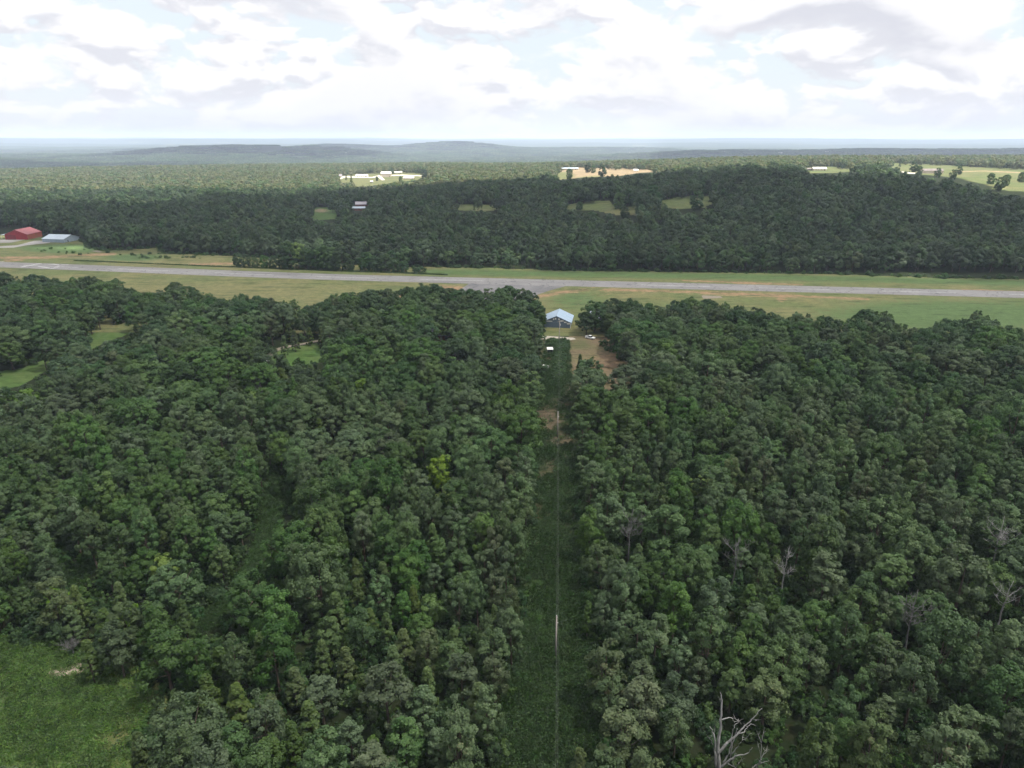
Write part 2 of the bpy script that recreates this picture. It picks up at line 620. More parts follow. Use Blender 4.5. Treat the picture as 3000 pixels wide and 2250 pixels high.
M['cream_wall'] = simple('cream_wall', (0.52, 0.46, 0.38), (0.44, 0.38, 0.31), 0.3, 0.8)
M['pinkish_roof'] = metal_mat('mauve_metal_roof', (0.36, 0.34, 0.38), (0.30, 0.28, 0.31))
M['brown_roof'] = simple('grey_brown_shingle', (0.20, 0.175, 0.165), (0.15, 0.13, 0.125), 0.6, 0.9, bump=0.3)
M['dark_roof'] = simple('charcoal_shingle', (0.040, 0.042, 0.050), (0.028, 0.029, 0.034), 0.8, 0.9, bump=0.3)
M['brick_wall'] = simple('red_brown_wall', (0.22, 0.10, 0.075), (0.16, 0.075, 0.06), 1.5, 0.9)
M['glass'] = simple('dark_glass', (0.02, 0.025, 0.03), (0.015, 0.018, 0.022), 1.0, 0.1, 0.6)
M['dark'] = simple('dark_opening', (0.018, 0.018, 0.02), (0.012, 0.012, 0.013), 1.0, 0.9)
M['car_white'] = simple('white_car_paint', (0.75, 0.76, 0.77), (0.70, 0.71, 0.72), 0.5, 0.3, 0.5)
M['car_red'] = simple('red_car_paint', (0.30, 0.03, 0.04), (0.26, 0.025, 0.03), 0.5, 0.3, 0.5)
M['car_blue'] = simple('blue_tarpaulin', (0.10, 0.25, 0.42), (0.07, 0.19, 0.34), 1.0, 0.5)
M['rubber'] = simple('tyre_rubber', (0.02, 0.02, 0.02), (0.03, 0.03, 0.03), 3.0, 0.9)
M['steel'] = simple('galvanised_steel', (0.38, 0.39, 0.41), (0.30, 0.31, 0.33), 2.0, 0.4, 0.5)
M['pole'] = simple('grey_weathered_pole', (0.34, 0.31, 0.29), (0.25, 0.225, 0.205), 1.0, 0.85, bump=0.3, stretch=(3, 3, 0.2))
M['wire'] = simple('aluminium_wire', (0.16, 0.17, 0.17), (0.13, 0.13, 0.14), 1.0, 0.5)
M['rusty_earth'] = simple('trampled_red_earth', (0.15, 0.085, 0.065), (0.105, 0.06, 0.045), 0.5, 0.95, bump=0.3)

print('materials', round(time.time() - T0, 1))


# ------------------------------------------------------------------ ground
def build_ground():
    r1 = np.concatenate([[0.01], np.geomspace(12, 9000, 470)])
    r2 = np.geomspace(8900, 45000, 120)
    th = np.linspace(0, 2 * np.pi, 601)[:-1]
    for name, rr, mat, lift in (('ground', r1, M['ground'], 0.0), ('hills', r2, M['far'], 0.6)):
        A, B = np.meshgrid(rr, th, indexing='ij')
        X, Y = A * np.sin(B), A * np.cos(B)
        Z = gz(X, Y) + lift
        V = np.stack([X, Y, Z], -1).reshape(-1, 3)
        n, k = A.shape
        i = np.arange(n - 1)[:, None] * k
        j = np.arange(k)[None, :]
        j2 = (j + 1) % k
        Fq = np.stack([i + j, i + k + j, i + k + j2, i + j2], -1).reshape(-1, 4)
        o = obj(name, mesh_from(name, V, Fq[:, ::-1].copy(), [mat], True))
        tag(o, 'rolling wooded land reaching to the horizon' if name == 'ground' else 'pale blue wooded ridges along the horizon', name, kind='structure')


build_ground()


def stroke(px, py, segs, width):
    """soft mask 0..1 around polylines given in photograph pixels (vertical distances count 2.5 times)"""
    best = np.full(px.shape, 1e9)
    for pl in segs:
        for (x1, y1), (x2, y2) in zip(pl[:-1], pl[1:]):
            ax, ay, bx, by = x1, y1 * 2.5, x2, y2 * 2.5
            qx, qy = px, py * 2.5
            dx, dy = bx - ax, by - ay
            t = np.clip(((qx - ax) * dx + (qy - ay) * dy) / (dx * dx + dy * dy + 1e-9), 0, 1)
            best = np.minimum(best, np.hypot(qx - ax - t * dx, qy - ay - t * dy))
    return np.clip(1.15 - best / width, 0, 1)


def blob(px, py, cx, cy, rx, ry):
    return np.clip(1.3 - np.hypot((px - cx) / rx, (py - cy) / ry), 0, 1)


def grid_sheet(name, poly_w, step, lift, mat, paint=None, label=None, cat=None, kind='structure'):
    """sheet on the land over a ground polygon, made of step-sized cells, with painted values"""
    P = np.array(poly_w)[:, :2]
    x0, y0 = P.min(0) - step
    x1, y1 = P.max(0) + step
    xs, ys = np.arange(x0, x1, step), np.arange(y0, y1, step)
    X, Y = np.meshgrid(xs, ys, indexing='ij')
    n, k = X.shape
    cx, cyy = (X[:-1, :-1] + step / 2), (Y[:-1, :-1] + step / 2)
    keep = inpoly(cx, cyy, [tuple(p) for p in P])
    i, j = np.nonzero(keep)
    q = np.stack([i * k + j, (i + 1) * k + j, (i + 1) * k + j + 1, i * k + j + 1], -1)
    used, inv = np.unique(q, return_inverse=True)
    q = inv.reshape(q.shape)
    xv, yv = X.ravel()[used], Y.ravel()[used]
    V = np.stack([xv, yv, gz(xv, yv) + lift], -1)
    m = mesh_from(name, V, q, [mat], True)
    px, py = proj(V[:, 0], V[:, 1], V[:, 2])
    vals = paint(px, py, xv, yv) if paint else {}
    for nm in ('dirt', 'lush', 'dry'):
        a = m.attributes.new(nm, 'FLOAT', 'POINT')
        a.data.foreach_set('value', np.asarray(vals.get(nm, np.zeros(len(V))), np.float32))
    o = obj(name, m)
    tag(o, label, cat, kind=kind)
    return o


def Wp(pts):
    return [at(x, y) for x, y in pts]


# far forest edge seen across the runway (photograph pixels of the tree feet)
FE = [(-700, 690), (0, 690), (226, 700), (289, 734), (384, 732), (470, 725), (484, 743), (678, 750), (860, 760), (1000, 774), (1194, 783),
      (1244, 782), (1452, 786), (1678, 793), (2000, 797), (2452, 804), (2768, 815), (3000, 818), (3700, 832)]
FEx, FEy = np.array([p[0] for p in FE]), np.array([p[1] for p in FE])


def airfield_paint(px, py, x, y):
    dirt = np.zeros(px.shape)
    for segs, w in (([[(2000, 822), (2350, 834)], [(2150, 829), (2260, 832)], [(2820, 849), (3050, 855)]], 11),
                    ([[(1585, 868), (1640, 857), (1715, 849)]], 24),
                    ([[(1770, 849), (2050, 856), (2300, 866), (2540, 876)]], 17),
                    ([[(2060, 858), (2320, 868)]], 24),
                    ([[(2285, 866), (2290, 880)]], 24),
                    ([[(1290, 842), (1365, 847)], [(1180, 866), (1300, 862)]], 38),
                    ([[(0, 755), (120, 755), (200, 750), (330, 744)], [(560, 775), (680, 772)], [(20, 762), (60, 761)]], 20)):
        dirt = np.maximum(dirt, stroke(px, py, segs, w) * 0.72)
    dirt = np.maximum(dirt, 0.4 * stroke(px, py, [[(1590, 850), (1750, 846), (2300, 863)]], 60))
    lush = 0.75 * stroke(px, py, [[(1260, 797), (2000, 808), (2500, 818), (3100, 832)]], 42)
    lush = np.maximum(lush, blob(px, py, 2800, 925, 480, 55))
    lush = np.maximum(lush, blob(px, py, 400, 755, 110, 12))
    lush = np.maximum(lush, blob(px, py, 190, 728, 170, 16))
    lush = np.maximum(lush, 0.6 * blob(px, py, 1690, 880, 140, 40))
    dry = 0.8 * blob(px, py, 650, 855, 520, 45)
    dry = np.maximum(dry, 0.8 * blob(px, py, 560, 765, 170, 18))
    # wheel tracks curving over the field by the taxi stub
    tr = stroke(px, py, [[(1690, 905), (1702, 880), (1735, 862), (1790, 853)], [(1715, 905), (1724, 885), (1752, 868), (1800, 858)]], 5)
    dirt = np.maximum(dirt, 0.55 * tr)
    return dict(dirt=dirt, lush=lush, dry=dry)


air_poly = Wp([(-600, 690)] + FE[1:-1] + [(3500, 828), (3600, 985), (1500, 985), (-600, 965)])
grid_sheet('airfield_grass', air_poly, 2.5, 0.14, M['airfield'], airfield_paint,
           'mown grass field with orange bare earth around the runway', 'field')

# ------------------------------------------------------------------ runway
RS = -0.133                                             # slope of the centre line in plan


def rwy(s, t):
    """s metres along x, t metres across (towards the far forest)"""
    L = math.hypot(1, RS)
    x, y = s - t * RS / L, 518.5 + RS * s + t / L
    return x, y


def ribbon(name, s0, s1, t0, t1, lift, mat, parent=None, step=6.0):
    n = max(2, int(abs(s1 - s0) / step) + 1)
    ss_ = np.linspace(s0, s1, n)
    V, f = [], []
    for a in ss_:
        for t in (t0, t1):
            x, y = rwy(a, t)
            V.append((x, y, float(gz(x, y)) + lift))
    for i in range(n - 1):
        f.append((2 * i, 2 * i + 2, 2 * i + 3, 2 * i + 1))
    return obj(name, mesh_from(name, V, f, [mat]), parent)


runway = ribbon('runway', -760, 620, -11.5, 11.5, 0.20, M['asphalt'])
tag(runway, 'long grey asphalt runway with faded white centre dashes', 'runway', kind='structure')
for s in np.arange(-516, 600, 81.0):
    if not (-90 < s < 10):
        ribbon('centre_dash', s + 42, s + 42 + 48, -0.45, 0.45, 0.225, M['paint'], runway)


def flat_poly(name, pts, lift, mat, parent=None, px=True, label=None, cat=None, kind=None, step=None):
    """filled polygon on the land (photograph pixels or plan points)"""
    W = [Vector(p[:2]) for p in (Wp(pts) if px else pts)]
    # subdivide the outline so that it follows the land
    out = []
    st = step or 15.0
    for a, b in zip(W, W[1:] + W[:1]):
        k = max(1, int((b - a).length / st))
        out += [a.lerp(b, i / k) for i in range(k)]
    n = len(out)
    v, e, f, *_ = delaunay_2d_cdt(out, [(i, (i + 1) % n) for i in range(n)], [list(range(n))], 1, 1e-4)
    V = [(p.x, p.y, float(gz(p.x, p.y)) + lift) for p in v]
    f = [tuple(q) if (v[q[1]] - v[q[0]]).cross(v[q[2]] - v[q[0]]) > 0 else tuple(q[::-1]) for q in f]
    o = obj(name, mesh_from(name, V, f, [mat]), parent)
    if label or kind:
        tag(o, label, cat, kind=kind)
    return o


def band(p, q, w):
    """plan rectangle of width w between two pixels"""
    a, b = Vector(at(*p)[:2]), Vector(at(*q)[:2])
    n = (b - a).orthogonal().normalized() * (w / 2)
    return [a - n, b - n, b + n, a + n]


for p, q, w in (((62, 783), (120, 772), 2.4), ((112, 781), (154, 787), 1.6), ((154, 787), (174, 782), 1.6), ((142, 776), (158, 774.5), 1.6),
                ((158, 774.5), (174, 778), 1.6), ((174, 778), (201, 776), 1.6), ((-20, 768), (12, 767), 1.4)):
    flat_poly('painted_mark', band(p, q, w), 0.226, M['paint'], runway, px=False)
flat_poly('apron', [(1372, 833), (1400, 825.5), (1530, 829), (1655, 835), (1655, 839.5), (1610, 852), (1565, 867), (1500, 893), (1290, 893), (1330, 862)], 0.19, M['apron'],
          label='dark patched asphalt taxi stub joining the runway', cat='taxiway', kind='structure')
flat_poly('hangar_apron', [(-160, 702), (0, 703), (30, 701), (75, 702.5), (33, 711), (-160, 716)], 0.19, M['pale_tarmac'],
          label='pale asphalt pad in front of the red hangar', cat='apron', kind='structure')
flat_poly('taxi_lane', [(-160, 724), (0, 722), (50, 719), (100, 706), (140, 704.5), (147, 712), (80, 719), (40, 726), (-160, 730)], 0.195, M['pale_tarmac'],
          label='pale asphalt lane leading to the white hangar', cat='taxiway', kind='structure')
flat_poly('dirt_patch', [(265, 736), (285, 734.5), (303, 739), (290, 740)], 0.2, M['gravel'], label='pale bare earth scrape at the wood edge beyond the runway', cat='earth', kind='structure')
flat_poly('gravel_pad', [(2055, 866), (2110, 868), (2118, 874), (2060, 876)], 0.2, M['gravel'], label='pale gravel pad beside the runway verge', cat='pad', kind='structure')
print('airfield', round(time.time() - T0, 1))

# ------------------------------------------------------------------ near clearings (photograph pixels on the land)
STRIP = [(1496, 2270), (1516, 2100), (1536, 1900), (1556, 1700), (1577, 1500), (1586, 1300), (1590, 1200), (1600, 1140), (1606, 1080), (1600, 1060), (1600, 975), (1606, 930),
         (1672, 930), (1672, 968), (1690, 990), (1668, 1010), (1665, 1090), (1655, 1150), (1673, 1300), (1690, 1350), (1682, 1500), (1692, 1700), (1704, 1900), (1714, 2100), (1726, 2270)]
YARD = [(1600, 972), (1742, 974), (1782, 1028), (1826, 1092), (1815, 1118), (1790, 1096), (1758, 1050), (1690, 1050), (1668, 1098)]
CLEAR = [(-60, 1862), (60, 1895), (180, 1912), (290, 1915), (400, 2000), (440, 2060), (385, 2140), (335, 2200), (300, 2270), (-60, 2270)]
LAWN = [(765, 1050), (786, 1028), (806, 1016), (925, 996), (944, 1004), (940, 1060), (868, 1056), (800, 1054)]
GLADE = [(230, 1010), (297, 968), (350, 950), (422, 944), (414, 963), (342, 988), (271, 1018)]
MEADOW = [(-40, 1116), (60, 1087), (120, 1060), (172, 1044), (180, 1052), (131, 1084), (60, 1120), (-40, 1152)]
TRACK = [(796, 1392), (850, 1420), (820, 1530), (775, 1620), (725, 1690), (700, 1675), (748, 1580), (772, 1480)]
TRACK3 = [(650, 1765), (705, 1740), (645, 1822), (572, 1852), (588, 1812)]
TRACK2 = [(150, 1712), (268, 1632), (292, 1652), (200, 1722)]
HOUSE1 = [(1258, 968), (1322, 972), (1316, 1000), (1258, 1000)]
HOUSE2 = [(1322, 920), (1360, 930), (1350, 968), (1320, 968)]
HANGAR = [(1600, 922), (1674, 922), (1676, 965), (1640, 970), (1603, 968)]
SHED = [(1594, 1015), (1622, 1015), (1622, 1082), (1588, 1082)]
NEAR_CLEAR = [STRIP, YARD, CLEAR, LAWN, GLADE, MEADOW, TRACK, TRACK2, TRACK3, HOUSE1, HANGAR, SHED]


def grow(pts, k, c=None):
    a = np.array(pts, float)
    c = a.mean(0) if c is None else c
    return [tuple(p) for p in c + (a - c) * k]


def strip_paint(px, py, x, y):
    dirt = np.maximum(blob(px, py, 1600, 1230, 60, 50), 0.7 * blob(px, py, 1640, 1290, 60, 25))
    dirt = np.maximum(dirt, 0.42 * stroke(px, py, [[(1650, 1900), (1685, 1750), (1665, 1600), (1672, 1450)], [(1690, 2250), (1695, 2050)]], 30))
    lush = blob(px, py, 1600, 1950, 160, 420)
    dry = 0.6 * blob(px, py, 1630, 1250, 80, 160) + 0.4 * blob(px, py, 1620, 1000, 80, 20)
    return dict(dirt=dirt, lush=lush, dry=dry)


strip_w = Wp([(1440, 2290), (1480, 2100), (1500, 1900), (1530, 1700), (1550, 1500), (1560, 1300), (1570, 1150), (1585, 1000), (1590, 964), (1690, 964), (1690, 1010), (1690, 1100),
              (1690, 1300), (1710, 1500), (1725, 1700), (1745, 1900), (1770, 2100), (1790, 2290)])
grid_sheet('power_line_cut', strip_w, 0.8, 0.05, M['strip'], strip_paint, 'weedy mown cut through the woods under the power line', 'cut')


def yard_paint(px, py, x, y):
    return dict(lush=0.6 * blob(px, py, 1700, 1010, 60, 22), dirt=0.7 * blob(px, py, 1780, 1060, 70, 50), dry=0.5 * blob(px, py, 1720, 1040, 60, 40))


grid_sheet('dirt_yard', Wp([(1668, 962), (1800, 962), (1880, 1040), (1900, 1170), (1780, 1180), (1660, 1130), (1664, 1010)]), 0.8, 0.08, M['yard'], yard_paint,
           'brown dry yard beside the blue hangar', 'yard')


def clear_paint(px, py, x, y):
    return dict(dirt=np.maximum(stroke(px, py, [[(165, 1975), (215, 1965), (258, 1950)]], 52), 0.45 * blob(px, py, 0, 2040, 40, 60)),
                lush=0.65 * blob(px, py, 160, 2120, 260, 160), dry=0.75 * stroke(px, py, [[(440, 2000), (400, 2090), (330, 2200)]], 80))


grid_sheet('grassy_clearing', Wp([(-500, 1840), (60, 1860), (300, 1880), (450, 1980), (500, 2060), (430, 2160), (380, 2290), (-500, 2290)]), 0.7, 0.06, M['clearing'], clear_paint,
           'rough green grass clearing with a pale scrape', 'clearing')
grid_sheet('lawn', Wp([(790, 1030), (930, 1004), (950, 1060), (840, 1075), (780, 1065)]), 1.0, 0.08, M['lawn'], None, 'small mown lawn beside a curved drive', 'lawn')
grid_sheet('glade', Wp(grow(GLADE, 1.25)), 1.5, 0.06, M['lawn'], lambda px, py, x, y: dict(dry=0.5 + 0 * px), 'small grassy glade among the trees', 'glade')
grid_sheet('meadow', Wp([(-300, 1130), (60, 1080), (175, 1036), (190, 1056), (60, 1132), (-300, 1180)]), 1.5, 0.06, M['lawn'], None, 'narrow green meadow at the woodland edge', 'meadow')
grid_sheet('woodland_track', Wp(grow(TRACK, 1.08)), 0.8, 0.05, M['strip'], lambda px, py, x, y: dict(lush=1.0 + 0 * px), 'dim overgrown track between the trees', 'track')
grid_sheet('overgrown_gap', Wp(grow(TRACK3, 1.3)), 0.8, 0.05, M['strip'], lambda px, py, x, y: dict(lush=0.4 + 0 * px), 'overgrown earthy gap in the woods near the cedars', 'gap')
grid_sheet('forest_glade', Wp(grow(TRACK2, 1.3)), 0.8, 0.05, M['strip'], lambda px, py, x, y: dict(lush=0.7 + 0 * px), 'short bare gap between the trees', 'gap')
drv = [(762, 1052), (775, 1040), (795, 1026), (835, 1014), (880, 1007), (935, 996), (960, 985), (962, 989), (938, 1001), (882, 1012), (838, 1020), (805, 1032), (790, 1052)]
flat_poly('driveway', drv, 0.12, M['gravel'], label='pale curved drive beside the lawn', cat='driveway', kind='structure', step=3)
flat_poly('concrete_drive', [(1560, 983), (1606, 985), (1680, 990), (1688, 994.5), (1672, 997), (1606, 995), (1560, 994)], 0.13, M['concrete'], label='pale concrete drive crossing in front of the blue hangar', cat='driveway', kind='structure', step=3)
flat_poly('house_drive', [(1322, 958), (1345, 957), (1344, 975), (1326, 975)], 0.13, M['concrete'], label='pale concrete patch between the two houses under the trees', cat='driveway', kind='structure', step=3)
flat_poly('earth_run', [(1600, 1030), (1620, 1030), (1618, 1060), (1612, 1085), (1585, 1085), (1592, 1060)], 0.12, M['rusty_earth'], label='trampled red earth run below the little shed', cat='earth', kind='structure', step=3)

# ------------------------------------------------------------------ far fields (photograph pixels)
def far_field(name, poly, mat, step, label, paint=None, lift=0.35):
    grid_sheet(name, Wp(poly), step, lift, M[mat], paint, label, 'field')


FIELDS = {
    'A': [(1296, 608), (1340, 601), (1420, 601), (1480, 603), (1475, 613), (1420, 619), (1365, 617), (1310, 613)],
    'B': [(1670, 604), (1708, 595), (1786, 590), (1792, 606), (1862, 606), (1868, 630), (1804, 629), (1740, 615), (1681, 621)],
    'C': [(1940, 590), (2000, 578), (2098, 576), (2090, 592), (2060, 608), (1990, 612), (1945, 608)],
    'D': [(915, 610), (985, 610), (982, 640), (908, 645)],
    'E': [(1028, 594), (1078, 594), (1076, 619), (1030, 619)],
    'F': [(985, 515), (1100, 507), (1150, 502), (1180, 504), (1265, 512), (1266, 522), (1230, 522), (1215, 528), (1160, 534), (1110, 541), (1060, 548), (1030, 540), (990, 530)],
    'G': [(1632, 492), (1700, 490), (1960, 499), (1992, 503), (1870, 507), (1810, 516), (1700, 521), (1650, 526), (1630, 524)],
    'H': [(2352, 489), (2440, 489), (2510, 494), (2510, 503), (2440, 507), (2358, 508)],
    'I': [(2588, 477), (2700, 481), (2870, 491), (3000, 497), (3060, 500), (3060, 566), (2970, 560), (2920, 556), (2880, 540), (2812, 522), (2720, 514), (2670, 510), (2630, 500)],
}
far_field('pasture', grow(FIELDS['A'], 1.1), 'pasture', 5, 'narrow green pasture showing between dark trees')
far_field('pasture', grow(FIELDS['B'], 1.12), 'pasture', 5, 'sloping green pasture with round oaks standing in it')
far_field('pasture', grow(FIELDS['C'], 1.12), 'pasture', 5, 'shaded green pasture behind a round tree at the dark wood')
far_field('pasture', grow(FIELDS['D'], 1.15), 'lawn', 4, 'small green lawn beside the two-roofed house', lambda px, py, x, y: dict(dirt=0.8 * blob(px, py, 940, 617, 30, 8)))
far_field('pasture', grow(FIELDS['F'], 1.06), 'pasture', 7, 'sunlit farm meadow in front of the white farm buildings',
          lambda px, py, x, y: dict(dry=0.6 + 0 * px, dirt=0.0 * px))
far_field('hay_field', grow(FIELDS['G'], 1.05), 'hay', 8, 'sunlit tan hay field below the long pale shed', lambda px, py, x, y: dict(lush=np.maximum(blob(px, py, 1650, 515, 40, 14), 0.7 * stroke(px, py, [[(1700, 522), (1760, 518)]], 20))))
far_field('pasture', grow(FIELDS['H'], 1.06), 'pasture', 7, 'sunlit grass patch around the white-roofed farmhouse')
far_field('pasture', grow(FIELDS['I'], 1.04), 'pasture', 8, 'wide sunlit green pasture with the long grey barn', lambda px, py, x, y: dict(dirt=0.8 * stroke(px, py, [[(2790, 503), (2880, 501), (3000, 506)]], 6)))
print('fields', round(time.time() - T0, 1))


# ------------------------------------------------------------------ tree shapes
def quads(C, N, S, r, aspect=0.7):
    """leaf-sized faces at C facing N with half-size S"""
    n = len(C)
    N = N / (np.linalg.norm(N, axis=1, keepdims=True) + 1e-9)
    ref = r.normal(size=(n, 3))
    a = np.cross(N, ref)
    a /= np.linalg.norm(a, axis=1, keepdims=True) + 1e-9
    b = np.cross(N, a)
    S = S[:, None]
    lift = N * S * 0.25
    V = np.stack([C - a * S, C - b * S * aspect + lift, C + a * S, C + b * S * aspect + lift], 1).reshape(-1, 3)
    return V, np.arange(n * 4).reshape(-1, 4)


def crown_cloud(seed, Rr, zb, zt, nclump, nleaf, size, kind='dome', clump=0.30, rough=0.75, speck=1.0):
    """leaf clumps spread through an uneven crown volume; returns verts, faces, tint"""
    r = np.random.default_rng(seed)
    Hc = zt - zb

    def profile(t):
        if kind == 'cone':
            return np.clip(1.0 - t, 0.03, 1) ** 0.85 * (0.55 + 0.45 * np.clip(t * 6, 0, 1))
        if kind == 'tall':
            return np.clip((t + 0.22) / 0.42, 0, 1) * np.clip(1.02 - t, 0.03, 1) ** 0.52 * 1.12
        return np.where(t < 0.35, 0.72 + 0.28 * t / 0.35, np.sqrt(np.clip(1 - ((t - 0.35) / 0.66) ** 2, 0.02, 1)))
    if kind == 'cone':
        t = r.uniform(0, 1, nclump) ** 0.8
        az = r.uniform(0, 6.28, nclump)
        rad = Rr * profile(t) * r.uniform(0.55, 0.95, nclump)
        cx, cy_, cz = rad * np.cos(az), rad * np.sin(az), zb + t * Hc
        cr = Rr * clump * 0.6 * r.uniform(0.65, 1.35, nclump)
    else:
        # boughs: a dozen billowing lobes, each carrying its own leaf clumps
        nl = int(r.integers(8, 13))
        lt = np.r_[0.86, (np.arange(nl - 1) + r.uniform(0.1, 0.9, nl - 1)) / (nl - 1) * 0.8]
        la = 2.4 * np.arange(nl) + r.uniform(-0.5, 0.5, nl)
        lr = Rr * r.uniform(0.42, 0.62, nl) * (1.05 - 0.3 * lt)
        lrad = np.clip(Rr * profile(lt) * r.uniform(0.85, 1.15, nl) - lr * 0.80, 0, None)
        lrad[0] *= 0.4
        lc = np.stack([lrad * np.cos(la), lrad * np.sin(la), zb + lt * Hc * 0.95], 1)
        li = r.choice(nl, nclump, p=lr ** 2 / np.sum(lr ** 2))
        dd = r.normal(size=(nclump, 3)) + np.stack([np.cos(la), np.sin(la), 0.9 + 0 * la], 1)[li] * 0.8
        dd /= np.linalg.norm(dd, axis=1, keepdims=True)
        pc = lc[li] + dd * (lr[li] * r.uniform(0.6, 1.0, nclump))[:, None] * np.array([1, 1, 1.05])
        # the rest of the leaves fill the crown between the boughs
        fill = r.uniform(0, 1, nclump) < 0.42
        ft, fa = r.uniform(0, 0.95, nclump), r.uniform(0, 6.28, nclump)
        fr_ = Rr * profile(ft) * r.uniform(0.45, 0.88, nclump)
        pf = np.stack([fr_ * np.cos(fa), fr_ * np.sin(fa), zb + ft * Hc], 1)
        pc = np.where(fill[:, None], pf, pc)
        pc[:, 2] = np.clip(pc[:, 2], zb * 0.8, zt - 0.15)
        cx, cy_, cz = pc.T
        az = np.arctan2(cy_, cx)
        cr = Rr * clump * 0.80 * r.uniform(0.6, 1.3, nclump)
    ci = np.repeat(np.arange(nclump), nleaf)
    n = len(ci)
    outw = np.stack([np.cos(az), np.sin(az), 0.55 + 0 * az], 1)
    d = r.normal(size=(n, 3)) + outw[ci] * 0.75
    d /= np.linalg.norm(d, axis=1, keepdims=True)
    sh = r.uniform(0, 1, n) ** 0.4
    C = np.stack([cx, cy_, cz], 1)[ci] + d * (cr[ci] * sh)[:, None] * np.array([1, 1, 0.85])
    oc = np.stack([cx, cy_, cz - (zb + 0.35 * Hc)], 1)
    oc /= np.linalg.norm(oc, axis=1, keepdims=True) + 1e-6
    N = 0.75 * d + 0.65 * oc[ci] + r.normal(0, rough * 0.6, (n, 3)) + np.array([0, 0, 0.3])
    S = size * r.uniform(0.6, 1.35, n)
    V, Fq = quads(C, N, S, r)
    tint = np.clip(0.45 + speck * (0.55 * r.uniform(0, 1, nclump)[ci] + 0.45 * r.uniform(0, 1, n) - 0.5), 0, 1)
    return V, Fq, np.repeat(tint, 4), np.stack([cx, cy_, cz], 1)


def trunk_mesh(seed, zb, zt, rad, tips):
    """tapered trunk with limbs running out into the crown"""
    r = np.random.default_rng(seed + 500)
    mb = MB()
    top = zb + (zt - zb) * 0.72
    lean = r.normal(0, 0.25, 2)
    path = [(0, 0, -0.3), (lean[0] * 0.2, lean[1] * 0.2, zb * 0.5), (lean[0] * 0.6, lean[1] * 0.6, zb), (lean[0], lean[1], top)]
    mb.tube(path, [rad * 1.35, rad, rad * 0.8, rad * 0.22], 6, False)
    idx = r.permutation(len(tips))[:6]
    for k in idx:
        z0 = zb * 0.8 + (top - zb) * r.uniform(0, 0.5)
        f = (z0 / top)
        p0 = Vector((lean[0] * f, lean[1] * f, z0))
        p2 = Vector(tips[k])
        if p2.z < z0:
            p2.z = z0 + 0.6
        p1 = p0.lerp(p2, 0.5) + Vector((0, 0, -0.15 * (p2 - p0).length))
        mb.tube([p0, p1, p2], [rad * 0.45, rad * 0.3, rad * 0.1], 5, False)
    return mb


class Kind:
    pass


def make_kind(name, mat, seed, Rr, zb, zt, nclump, nleaf, size, shape='dome', trunk=0.22, clump=0.30, rough=0.75, speck=1.0):
    V, Fq, tint, tips = crown_cloud(seed, Rr, zb, zt, nclump, nleaf, size, shape, clump, rough, speck)
    k = Kind()
    k.name, k.R, k.H, k.mat, k.shape = name, Rr, zt, mat, shape
    cm = mesh_from(name + '_crown', V, Fq, [M[mat]])
    a = cm.attributes.new('tint', 'FLOAT', 'POINT')
    a.data.foreach_set('value', tint.astype(np.float32))
    k.crown = cm
    tb = trunk_mesh(seed, zb, zt, trunk, tips)
    k.trunk = mesh_from(name + '_trunk', tb.v, tb.f, [M['bark']], True)
    # joined copy for the woodland mass
    tv = np.array(tb.v)
    quadf = [f for f in tb.f if len(f) == 4]
    nv = len(V)
    AV = np.concatenate([V, tv])
    AF = np.concatenate([Fq, np.array(quadf) + nv])
    jm = mesh_from(name + '_whole', AV, AF, [M[mat], M['bark']], False, np.r_[np.zeros(len(Fq)), np.ones(len(quadf))])
    a = jm.attributes.new('tint', 'FLOAT', 'POINT')
    a.data.foreach_set('value', np.r_[tint, np.zeros(len(tv))].astype(np.float32))
    k.whole = bpy.data.objects.new(name + '_source', jm)       # never linked to the scene: only a source of copies
    return k


SPEC = []
for i in range(5):
    SPEC.append(make_kind('grey_oak', 'grey_oak', 20 + i, 3.2 + 0.25 * (i % 3), 4.4, 14.2 + 0.6 * i, 60, 100, 0.20, 'dome' if i == 3 else 'tall'))
for i in range(4):
    SPEC.append(make_kind('green_oak', 'green_oak', 40 + i, 3.4 + 0.3 * (i % 3), 4.2, 14.0 + 0.7 * i, 62, 100, 0.21, 'dome' if i == 1 else 'tall'))
for i in range(2):
    SPEC.append(make_kind('olive_oak', 'olive_oak', 60 + i, 3.2 + 0.4 * i, 4.6, 14.0 + i, 56, 100, 0.20, 'tall'))
for i in range(2):
    SPEC.append(make_kind('dark_oak', 'dark_oak', 70 + i, 5.6 + 0.8 * i, 3.4, 15.5 + i, 110, 90, 0.28, 'dome', trunk=0.35, clump=0.25))
for i in range(3):
    SPEC.append(make_kind('broad_grey_oak', 'grey_oak', 120 + i, 5.0 + 0.5 * i, 4.0, 15.5 + 0.7 * i, 130, 90, 0.23, 'dome', trunk=0.34, clump=0.22))
for i in range(3):
    SPEC.append(make_kind('broad_green_oak', 'green_oak', 130 + i, 5.0 + 0.5 * i, 3.8, 15.2 + 0.7 * i, 130, 90, 0.23, 'dome', trunk=0.34, clump=0.22))
for i in range(2):
    SPEC.append(make_kind('lime', 'lime', 80 + i, 3.2 + 0.5 * i, 3.0, 11.0 + 1.5 * i, 44, 58, 0.27, 'dome', trunk=0.15))
for i in range(2):
    SPEC.append(make_kind('cedar', 'cedar', 90 + i, 2.3 + 0.3 * i, 0.8, 9.0 + i, 80, 46, 0.20, 'cone', trunk=0.16, clump=0.34, rough=0.5))
SPEC.append(make_kind('shrub', 'green_oak', 101, 1.7, 0.1, 3.0, 20, 40, 0.21, 'dome', trunk=0.06, clump=0.4))
SPEC.append(make_kind('shrub_dark', 'dark_oak', 102, 2.1, 0.1, 3.4, 24, 40, 0.22, 'dome', trunk=0.06, clump=0.4))
